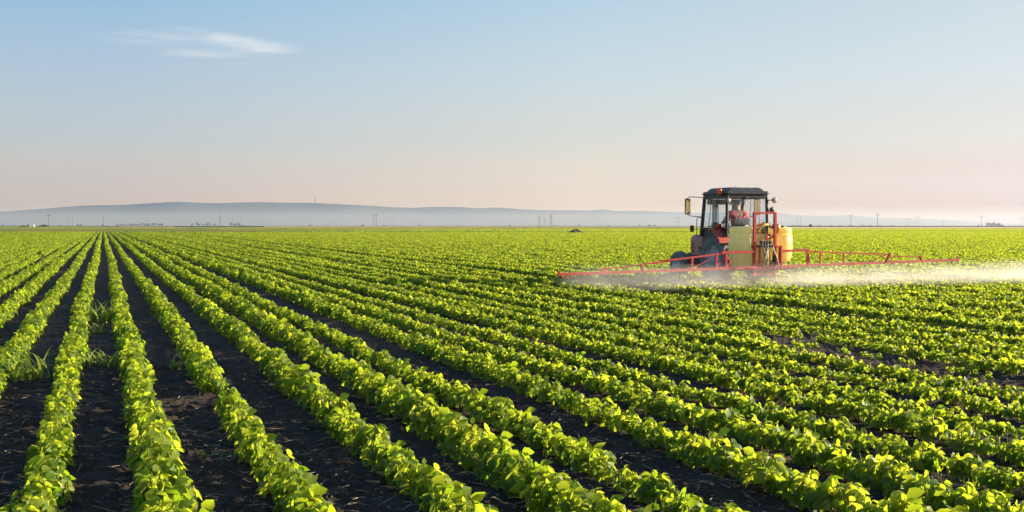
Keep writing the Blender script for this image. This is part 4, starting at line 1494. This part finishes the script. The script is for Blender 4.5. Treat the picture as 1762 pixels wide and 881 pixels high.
for s in (-1, 1):
    ear = jn((bx_ + s * 0.088, by_ + 0.09, 2.31), (0.012, 0.022), hd1)
    sh = jn((bx_ + s * 0.235, by_ + 0.03, 2.07), 0.080, sp3)
    el = jn((bx_ + s * 0.375, by_ + 0.12, 1.84), 0.055, sh)
    wr = jn((bx_ + s * 0.225, by_ + 0.49, 1.815), 0.032, el)
    pm = jn((bx_ + s * 0.205, by_ + 0.555, 1.82), (0.030, 0.020), wr)
    for k, (dx, dz, ln) in enumerate(((-0.024, 0.010, 0.030), (-0.008, 0.016, 0.036), (0.008, 0.014, 0.034), (0.024, 0.006, 0.026))):
        f1 = jn((bx_ + s * (0.200 + dx), by_ + 0.595 + ln * 0.4, 1.825 + dz), 0.0095, pm)
        f2 = jn((bx_ + s * (0.198 + dx), by_ + 0.615 + ln * 0.4, 1.800 + dz), 0.0085, f1)
        jn((bx_ + s * (0.198 + dx), by_ + 0.600 + ln * 0.3, 1.783 + dz), 0.0075, f2)
    t1 = jn((bx_ + s * 0.165, by_ + 0.56, 1.835), 0.011, pm)
    jn((bx_ + s * 0.155, by_ + 0.595, 1.825), 0.009, t1)
    hp = jn((bx_ + s * 0.10, by_ + 0.08, 1.58), 0.095, pel)
    kn = jn((bx_ + s * 0.16, by_ + 0.50, 1.60), 0.064, hp)
    an = jn((bx_ + s * 0.15, by_ + 0.62, 1.20), 0.042, kn)
    jn((bx_ + s * 0.16, by_ + 0.76, 1.16), (0.045, 0.032), an)
body = skin_obj('person', J, E, M['skin'], None)
body.scale = (1.0, 1.0, 1.0); body.location = (TX, TY, 0); body.rotation_euler = (0, 0, HEAD)
tag(body, 'driver in a pink red shirt seated in the tractor cab, seen from behind', 'person')
J = []; E = []
a0 = jn((bx_, by_, 1.66), (0.235, 0.165))
a1 = jn((bx_, by_ + 0.005, 1.78), (0.245, 0.16), a0)
a2 = jn((bx_, by_ + 0.0, 1.93), (0.25, 0.155), a1)
a3 = jn((bx_, by_ + 0.02, 2.07), (0.21, 0.132), a2)
a4 = jn((bx_, by_ + 0.045, 2.145), 0.085, a3)
for s in (-1, 1):
    sh = jn((bx_ + s * 0.235, by_ + 0.03, 2.07), 0.108, a3)
    el = jn((bx_ + s * 0.375, by_ + 0.12, 1.845), 0.085, sh)
    jn((bx_ + s * 0.335, by_ + 0.24, 1.83), 0.068, el)
skin_obj('shirt', J, E, M['shirt'], body)
J = []; E = []
a0 = jn((bx_, by_ + 0.0, 1.585), (0.19, 0.145))
for s in (-1, 1):
    hp = jn((bx_ + s * 0.10, by_ + 0.09, 1.585), 0.108, a0)
    kn = jn((bx_ + s * 0.16, by_ + 0.50, 1.605), 0.080, hp)
    jn((bx_ + s * 0.15, by_ + 0.615, 1.24), 0.060, kn)
skin_obj('trousers', J, E, M['trousers'], body)
hr = MB()
bm = bmesh.new(); bmesh.ops.create_uvsphere(bm, u_segments=20, v_segments=14, radius=1.0)
for v in list(bm.verts):
    if v.co.z < -0.25 or (v.co.y > 0.55 and v.co.z < 0.35): bm.verts.remove(v)
for v in bm.verts: v.co = Vector((v.co.x * 0.098, v.co.y * 0.116, v.co.z * 0.115))
hr.bm(bm, (bx_, by_ + 0.085, 2.345), smooth=True)
hr.build('hair', M['hair'], body)
for s in (-1, 1):
    e_ = MB(); bm = bmesh.new(); bmesh.ops.create_uvsphere(bm, u_segments=8, v_segments=6, radius=0.011); e_.bm(bm, (bx_ + s * 0.03, by_ + 0.186, 2.335), smooth=True)
    e_.build('eye', M['eye'], body)

# ------------------------------------------------------------------ far things: mound, trees, house, pylons, works
def mound():
    n, mth = 30, 14
    V = []
    rd = random.Random(3)
    for i in range(mth + 1):
        for j in range(n):
            a = 2 * PI * j / n; r = i / mth
            h = 1.05 * (1 - r) ** 0.9 * (0.8 + 0.25 * math.sin(3 * a + 1)) + (rd.random() - .5) * 0.10 * (1 - r)
            V.append((r * 2.7 * math.cos(a), r * 2.3 * math.sin(a), h - 0.03))
    Fq = []
    for i in range(mth):
        for j in range(n):
            j2 = (j + 1) % n
            Fq.append((i * n + j, (i + 1) * n + j, (i + 1) * n + j2, i * n + j2))
    mb = MB(); mb.add(V, Fq, False)
    o = mb.build('earth_mound', plain('brown_earth', (0.075, 0.048, 0.032), 0.95, scale=2.5, bump=0.6))
    o.location = (DM_X, DM_Y, 0); o.rotation_euler = (0, 0, -YAW)
    tag(o, 'low brown mound of earth and manure out in the field', 'mound')
mound()

def crown_mesh(seed, n, sx, sy, sz, zc_, leaf):
    rd = random.Random(seed)
    blobs = [(rd.gauss(0, .45) * sx, rd.gauss(0, .45) * sy, zc_ + rd.uniform(-.6, .6) * sz, rd.uniform(.35, .6)) for _ in range(9)]
    V, Fc, T = [], [], []
    for k in range(n):
        b = rd.choice(blobs)
        d = Vector((rd.gauss(0, 1), rd.gauss(0, 1), rd.gauss(0, 1))).normalized() * rd.uniform(0.55, 1.05)
        c = Vector((b[0] + d.x * b[3] * sx, b[1] + d.y * b[3] * sy, max(zc_ - sz * 1.02, b[2] + d.z * b[3] * sz)))
        nrm = (d + Vector((rd.gauss(0, .5), rd.gauss(0, .5), rd.gauss(0, .5) + .3))).normalized()
        s1 = nrm.orthogonal().normalized(); s2 = nrm.cross(s1)
        L = leaf * rd.uniform(.6, 1.3)
        i0 = len(V)
        for (p, q) in ((-1, 0), (0, -.6), (1, 0), (0, .6)):
            V.append(c + s1 * p * L + s2 * q * L); T.append(0)
        tint = min(1, max(0, rd.gauss(.45, .25)))
        T[-4:] = [tint] * 4
        Fc.append((i0, i0 + 1, i0 + 2, i0 + 3))
    me = bpy.data.meshes.new('crown'); me.from_pydata([tuple(v) for v in V], [], Fc)
    a = me.attributes.new('tint', 'FLOAT', 'POINT'); a.data.foreach_set('value', np.array(T, dtype=np.float32))
    me.materials.append(M['tree']); me.update()
    return me
tm = MB()
tm.tube([(0, 0, -0.3), (0.05, 0, 1.0), (0.02, 0.06, 2.2), (0.1, 0, 3.6)], [0.22, 0.17, 0.13, 0.06], 8)
tm.tube([(0.02, 0.05, 1.7), (0.5, 0.2, 2.6), (0.9, 0.3, 3.3)], [0.10, 0.07, 0.03], 6)
tm.tube([(0.02, 0.05, 1.9), (-0.5, -0.1, 2.8), (-0.8, 0.1, 3.5)], [0.10, 0.06, 0.03], 6)
TRUNK_O = tm.build('trunk', M['bark']); TRUNK = TRUNK_O.data; bpy.data.objects.remove(TRUNK_O)
CROWNS = [crown_mesh(31, 900, 1.7, 1.7, 1.7, 3.2, 0.20), crown_mesh(32, 900, 2.3, 2.1, 1.6, 2.9, 0.22), crown_mesh(33, 900, 1.4, 1.4, 2.2, 3.6, 0.20)]
BUSH = [crown_mesh(41, 900, 3.6, 2.0, 1.1, 1.2, 0.20), crown_mesh(42, 900, 2.6, 1.8, 1.3, 1.3, 0.20)]
def tree(name, px, d, h, label, group, wide=1.0, crown=None, bush=False, cat='tree'):
    x_, y_ = world_at(px, d)
    o = empty(name, (x_, y_, 0.0), random.uniform(0, 6.28))
    me = crown or random.choice(BUSH if bush else CROWNS)
    full = 2.4 if bush else 5.2
    s = h / full
    o.scale = (s * wide, s * wide, s)
    if bush: o.rotation_euler = (0, 0, -YAW + random.choice((0, PI)))
    c = bpy.data.objects.new('crown', me); COL.objects.link(c); c.parent = o
    t_ = bpy.data.objects.new('trunk', TRUNK); COL.objects.link(t_); t_.parent = o
    if bush: t_.scale = (0.5, 0.5, 0.45)
    tag(o, label, cat, group)
tree('tree', 1394, 618, 2.9, 'lone round dark tree on the wheat strip just right of the tractor', None, 1.0, CROWNS[0])
tree('bush', 75, 1400, 3.6, 'wide dark bush on the left horizon right of the white house', None, 1.25, BUSH[0], True, 'bush')
tree('bush', 39, 1380, 2.6, 'low dark bush left of the white house', None, 1.2, BUSH[0], True, 'bush')
tree('tree', 48, 1350, 3.8, 'dark tree standing against the left side of the white house', None, 0.9, CROWNS[1])
for px, h, wd in ((6, 3.5, 1.6), (26, 3.5, 1.2), (104, 3.2, 1.2), (118, 2.8, 1.5)):
    tree('tree', px, 2100, h, 'small grey tree near the white house on the far left horizon', 'trees round the white house', wd)
tree('tree', 134, 1800, 5.0, 'darker tree pair left of the flagged green bush on the left horizon', 'tree pair on the left horizon', 1.0)
tree('tree', 139, 1800, 4.4, 'darker tree pair left of the flagged green bush on the left horizon', 'tree pair on the left horizon', 1.0)
tree('tree', 176, 1700, 4.0, 'thin tree above the long green bush near the row ends', None, 0.8, CROWNS[2])
tree('bush', 184, 1500, 1.9, 'long low green bush behind the point where the rows meet', None, 1.6, BUSH[0], True, 'bush')
for k in range(20):
    tree('tree', 203 + k * 4.1 + random.uniform(-1, 1), 3600 + random.uniform(-200, 200), random.uniform(6, 10), 'hazy tree in the far tree line on the left horizon', 'far tree line on the left', random.uniform(.9, 1.4))
for k, px in enumerate((331, 339, 343, 349, 355, 358, 362, 369, 397, 402, 406, 410, 413)):
    tree('tree', px, 3400 + random.uniform(-100, 100), random.uniform(7, 11) if px < 365 or px > 390 else 8, 'hazy tree in the second far tree line under the hill peak', 'far tree line under the hill', random.uniform(.8, 1.2))
tree('bush', 418, 1600, 2.4, 'pale green bush right of the second far tree line', None, 0.9, BUSH[1], True, 'bush')
tree('tree', 534, 1500, 3.6, 'small round tree on the horizon below the hilltop mast', None, 1.2, CROWNS[1])
tree('bush', 562, 1900, 2.2, 'tiny bush just right of the tree below the hilltop mast', None, 0.8, BUSH[1], True, 'bush')
tree('tree', 624, 1900, 4.0, 'small tree left of the pair of slim portal pylons', None, 1.4, CROWNS[1])
tree('tree', 661, 1900, 3.8, 'small tree right of the pair of slim portal pylons', None, 1.1, CROWNS[0])
tree('tree', 721, 2000, 4.2, 'thin small tree left of the long dark hedge', None, 0.8, CROWNS[2])
tree('bush', 755, 1700, 1.8, 'long dark hedge, longest on the middle horizon', None, 2.6, BUSH[0], True, 'hedge')
tree('tree', 788, 2000, 3.4, 'tiny tree just right of the long dark hedge', None, 0.8, CROWNS[0])
tree('bush', 850, 2000, 1.3, 'thin low hedge left of the three tall pylons', None, 2.6, BUSH[0], True, 'hedge')
tree('tree', 877, 2000, 4.0, 'small tree at the end of the thin low hedge', None, 1.1, CROWNS[1])
tree('bush', 929, 2000, 2.4, 'small dark bush under the first of three pylons', None, 1.0, BUSH[0], True, 'bush')
tree('bush', 955, 2000, 2.2, 'low bush under the tallest of the three pylons', None, 1.6, BUSH[0], True, 'bush')
tree('tree', 996, 1500, 3.6, 'dark tree on the horizon above the earth mound', None, 0.8, CROWNS[0])
tree('tree', 1048, 1500, 3.0, 'small tree right of the earth mound, alone', None, 1.0, CROWNS[0])
tree('tree', 1101, 1600, 3.4, 'first of three small trees left of the tractor', None, 0.9, CROWNS[2])
tree('tree', 1117, 1600, 4.0, 'second and biggest of three small trees left of the tractor', None, 1.2, CROWNS[1])
tree('tree', 1126, 1600, 3.6, 'third of three small trees left of the tractor', None, 0.8, CROWNS[0])
tree('tree', 1683, 1900, 3.6, 'tiny round tree left of the distant factory', None, 1.0, CROWNS[0])
tree('tree', 1724, 1900, 3.8, 'tiny round tree right of the distant factory', None, 1.2, CROWNS[1])
for k in range(12):
    tree('bush', 1345 + k * 17 + random.uniform(-4, 4), 2600, 2.6, 'thin grey hedge along the far edge of the wheat', 'hedges behind the wheat strip', 2.2, BUSH[0], True, 'hedge')

# white house at the far left
x_, y_ = world_at(56, 1380)
hs = empty('house', (x_, y_, 0), -YAW + 0.3)
tag(hs, 'small white house among dark bushes on the far left horizon', 'house')
o = MB(); o.box((0, 0, 1.3), (4.2, 5.5, 2.6)); o.prism([(-2.1, 2.6), (2.1, 2.6), (0, 3.6)], -2.75, 2.75, 'Y'); o.build('wall', M['wwall'], hs)
o = MB()
for s in (-1, 1):
    o.add([(0, -3, 3.68), (0, 3, 3.68), (s * 2.45, 3, 2.50), (s * 2.45, -3, 2.50), (0, -3, 3.80), (0, 3, 3.80), (s * 2.45, 3, 2.62), (s * 2.45, -3, 2.62)], [(0, 1, 2, 3), (7, 6, 5, 4), (0, 4, 5, 1), (1, 5, 6, 2), (2, 6, 7, 3), (3, 7, 4, 0)])
o.build('roof', M['wwall'], hs)
o = MB(); o.box((-1.0, -2.76, 1.5), (0.8, 0.06, 0.9)); o.build('window', M['dark'], hs)
o = MB(); o.box((0.9, -2.76, 1.05), (0.9, 0.06, 2.0)); o.build('door', M['dark'], hs)

# pylons
def pylon_mesh(kind):
    mb = MB()
    if kind == 'portal':                       # two legs and a cross-arm
        for s in (-1, 1):
            mb.bar((s * 4.2, 0, -0.5), (s * 3.6, 0, 24), 0.36, 0.36, 0)
            mb.bar((s * 3.7, 0, 21), (s * 1.2, 0, 22.4), 0.25, 0.25, 0)
        mb.bar((-7.5, 0, 22.5), (7.5, 0, 22.5), 0.6, 0.5, 0)
        for x_ in (-7, 0, 7): mb.bar((x_, 0, 20.8), (x_, 0, 22.3), 0.2, 0.2, 0)
    elif kind == 'lattice':                    # tapering four-leg tower with three cross-arms
        for sx_ in (-1, 1):
            for sy_ in (-1, 1):
                mb.bar((sx_ * 2.6, sy_ * 2.6, -0.5), (sx_ * 0.5, sy_ * 0.5, 24), 0.32, 0.32, 0)
                mb.bar((sx_ * 0.5, sy_ * 0.5, 24), (0, 0, 30), 0.26, 0.26, 0)
        for k in range(6):
            z0, z1 = k * 4, k * 4 + 4
            r0, r1 = 2.6 - 2.1 * z0 / 24, 2.6 - 2.1 * z1 / 24
            for s in (-1, 1):
                mb.bar((-r0, s * r0, z0), (r1, s * r1, z1), 0.16, 0.16, 0); mb.bar((r0, s * r0, z0), (-r1, s * r1, z1), 0.16, 0.16, 0)
        for z_, l in ((19, 4.0), (23, 5.2), (27, 3.2)):
            mb.bar((-l, 0, z_), (l, 0, z_), 0.35, 0.4, 0)
            for s in (-1, 1): mb.bar((s * l, 0, z_), (s * 0.4, 0, z_ + 1.3), 0.2, 0.2, 0)
    else:                                      # single concrete pole
        mb.tube([(0, 0, -0.5), (0, 0, 11)], [0.26, 0.16], 8)
        mb.bar((-2.6, 0, 9.6), (2.6, 0, 9.6), 0.25, 0.25, 0); mb.bar((-1.8, 0, 10.6), (1.8, 0, 10.6), 0.22, 0.22, 0)
    o = mb.build('pylon', M['pylon']); me = o.data; bpy.data.objects.remove(o)
    return me
PM = {k: pylon_mesh(k) for k in ('portal', 'lattice', 'pole')}
PH = {'portal': 24.0, 'lattice': 30.0, 'pole': 11.0}
def pylon(px, ytop, kind, d, label, group=None, rz=0.0, white=False):
    x_, y_ = world_at(px, d)
    h = H + (HZ - ytop) / F * d
    o = bpy.data.objects.new('pylon' if kind != 'pole' else 'power_pole', PM[kind]); COL.objects.link(o)
    s = h / PH[kind]
    o.scale = (s, s, s); o.location = (x_, y_, 0); o.rotation_euler = (0, 0, -YAW + rz)
    tag(o, label, 'pylon' if kind != 'pole' else 'power pole', group)
pylon(84, 368, 'pole', 2200, 'slim pale pole right of the white house on the left')
pylon(122, 367, 'portal', 3600, 'leftmost portal pylon against the blue hill', rz=1.1)
pylon(178, 373, 'pole', 3000, 'faint pole above the meeting point of the rows')
pylon(253, 378, 'pole', 2600, 'short pole rising from the far tree line on the left')
pylon(379, 368, 'lattice', 4200, 'lattice pylon between the two parts of the second tree line')
for px in (399, 403, 412):
    pylon(px, 370, 'portal', 4300, 'one of three pylons over the second tree line, right of the lattice one', 'three pylons over the second tree line', 1.0)
for px in (643.5, 647.5):
    pylon(px, 369, 'pole', 3600, 'one of two slim pylons side by side left of middle', 'slim pylon pair left of middle')
pylon(668, 372, 'portal', 4600, 'faint pylon right of the slim pylon pair'); pylon(676, 373, 'portal', 4700, 'faintest pylon, second to the right of the slim pair', rz=1.0)
pylon(928, 370, 'lattice', 3000, 'left pylon of the three dark pylons in the middle'); pylon(936.5, 375, 'lattice', 3300, 'shortest, middle one of the three dark pylons'); pylon(948.5, 367.5, 'lattice', 2900, 'tallest, right one of the three dark pylons')
pylon(1166, 373, 'portal', 3200, 'wide portal pylon just left of the tractor mirror', None, 0.1)
for px in (1371, 1377):
    pylon(px, 373.5, 'portal', 3600, 'one of two faint pylons left of the lone round tree', 'pylon pair right of the tractor', 1.2)
pylon(1464, 369.5, 'pole', 3000, 'faint tall pole over the far hill right of the lone tree')
pylon(1509.5, 367.5, 'pole', 2800, 'slim dark pole, taller neighbour left of the wide portal pylons')
pylon(1562, 376, 'portal', 3200, 'left one of two wide portal pylons on the right', None, 0.0); pylon(1578, 372.5, 'portal', 3000, 'right one of two wide portal pylons on the right', None, 0.0)
pylon(1623, 380, 'pole', 3600, 'tiny pole left of the distant factory'); pylon(1688, 371, 'pole', 2700, 'tall thin pole close to the left side of the factory')
pylon(1757, 374, 'portal', 3600, 'pale portal pylon at the right edge of the picture')
# hilltop mast
hx, hy = world_at(542, 10500)
mb = MB(); mb.tube([(0, 0, 195), (0, 0, 275)], [5.0, 3.0], 6)
o = mb.build('mast', M['pylon']); o.location = (hx, hy, 0); tag(o, 'thin transmitter mast on top of the blue hill', 'mast')

# distant works on the right
for (px, wd, ht, ch) in ((1700, 11, 11, 1), (1705, 10, 8, 0), (1710, 8, 12, 1), (1715.5, 13, 7, 1), (1719, 7, 10, 0)):
    x_, y_ = world_at(px, 4200)
    o = empty('factory_building', (x_, y_, 0), -YAW)
    tag(o, {1700: 'grey factory block at the left end of the distant works', 1705: 'low factory hall second from left in the distant works', 1710: 'tallest factory block in the middle of the distant works',
            1715.5: 'wide low factory hall right of the tallest block', 1719: 'narrow factory block at the right end of the distant works'}[px], 'factory', 'distant works on the right horizon')
    b_ = MB(); b_.box((0, 0, ht / 2), (wd, 10, ht)); b_.build('wall', M['gwall'], o)
    b_ = MB(); b_.prism([(-wd / 2 - .3, ht), (wd / 2 + .3, ht), (0, ht + 1.6)], -5.2, 5.2, 'Y'); b_.build('roof', M['gwall'], o)
    if ch:
        b_ = MB(); b_.tube([(wd * .25, 0, ht), (wd * .25, 0, ht + 9)], [0.9, 0.7], 10); b_.build('chimney', M['gwall'], o)

# ------------------------------------------------------------------ thin cirrus cloud
def cloud():
    d = 20000.0
    c = at(345, 76, d)
    mb = MB()
    bm = bmesh.new(); bmesh.ops.create_uvsphere(bm, u_segments=40, v_segments=20, radius=1.0)
    for v in bm.verts: v.co = Vector((v.co.x * 1900, v.co.y * 500, v.co.z * 290))
    mb.bm(bm, smooth=True)
    m, t, o = mat_new('ice_cloud')
    tc = t.nodes.new('ShaderNodeTexCoord')
    sx = t.nodes.new('ShaderNodeSeparateXYZ'); t.links.new(tc.outputs['Object'], sx.inputs[0])
    n1 = t.nodes.new('ShaderNodeTexNoise'); n1.inputs['Scale'].default_value = 1.0; n1.inputs['Detail'].default_value = 5
    mp = t.nodes.new('ShaderNodeMapping'); mp.inputs['Scale'].default_value = (0.0009, 0.0015, 0.0085); mp.inputs['Rotation'].default_value = (0, R(3), 0)
    t.links.new(tc.outputs['Object'], mp.inputs[0]); t.links.new(mp.outputs[0], n1.inputs['Vector'])
    def gauss(cx_, cz_, rx, rz, amp, slope=0.0):
        # amp * exp(-((x-cx)/rx)^2 - ((z-cz-slope*(x-cx))/rz)^2)
        def math_(op, a, b=None):
            q = t.nodes.new('ShaderNodeMath'); q.operation = op
            for i, s in enumerate((a, b)):
                if s is None: continue
                if isinstance(s, (int, float)): q.inputs[i].default_value = s
                else: t.links.new(s, q.inputs[i])
            return q.outputs[0]
        dx = math_('SUBTRACT', sx.outputs['X'], cx_)
        dz = math_('SUBTRACT', math_('SUBTRACT', sx.outputs['Z'], cz_), math_('MULTIPLY', dx, slope))
        e = math_('ADD', math_('POWER', math_('ABSOLUTE', math_('DIVIDE', dx, rx)), 2.0), math_('POWER', math_('ABSOLUTE', math_('DIVIDE', dz, rz)), 2.0))
        return math_('MULTIPLY', math_('EXPONENT', math_('MULTIPLY', e, -1.0)), amp), math_
    g1, mth = gauss(980, -20, 640, 80, 0.72, -0.10)
    g2, _ = gauss(200, 150, 520, 42, 0.62, -0.12)
    g3, _ = gauss(-800, 70, 850, 70, 0.42, 0.03)
    g4, _ = gauss(150, -160, 620, 50, 0.42, 0.02)
    sm_ = mth('ADD', mth('ADD', g1, g2), mth('ADD', g3, g4))
    mr = t.nodes.new('ShaderNodeMapRange'); mr.inputs['From Min'].default_value = 0.34; mr.inputs['From Max'].default_value = 0.72
    t.links.new(n1.outputs['Fac'], mr.inputs['Value'])
    dn = mth('MULTIPLY', mth('MULTIPLY', sm_, mr.outputs[0]), 0.0011)
    v = t.nodes.new('ShaderNodeVolumePrincipled'); v.inputs['Color'].default_value = (0.98, 0.98, 0.99, 1); v.inputs['Anisotropy'].default_value = 0.2
    t.links.new(dn, v.inputs['Density']); t.links.new(v.outputs[0], o.inputs['Volume'])
    ob = mb.build('cloud', m); ob.location = c; ob.rotation_euler = (0, 0, -YAW - R(-15))
    tag(ob, 'thin wispy white cloud high in the upper left sky', 'cloud')
cloud()
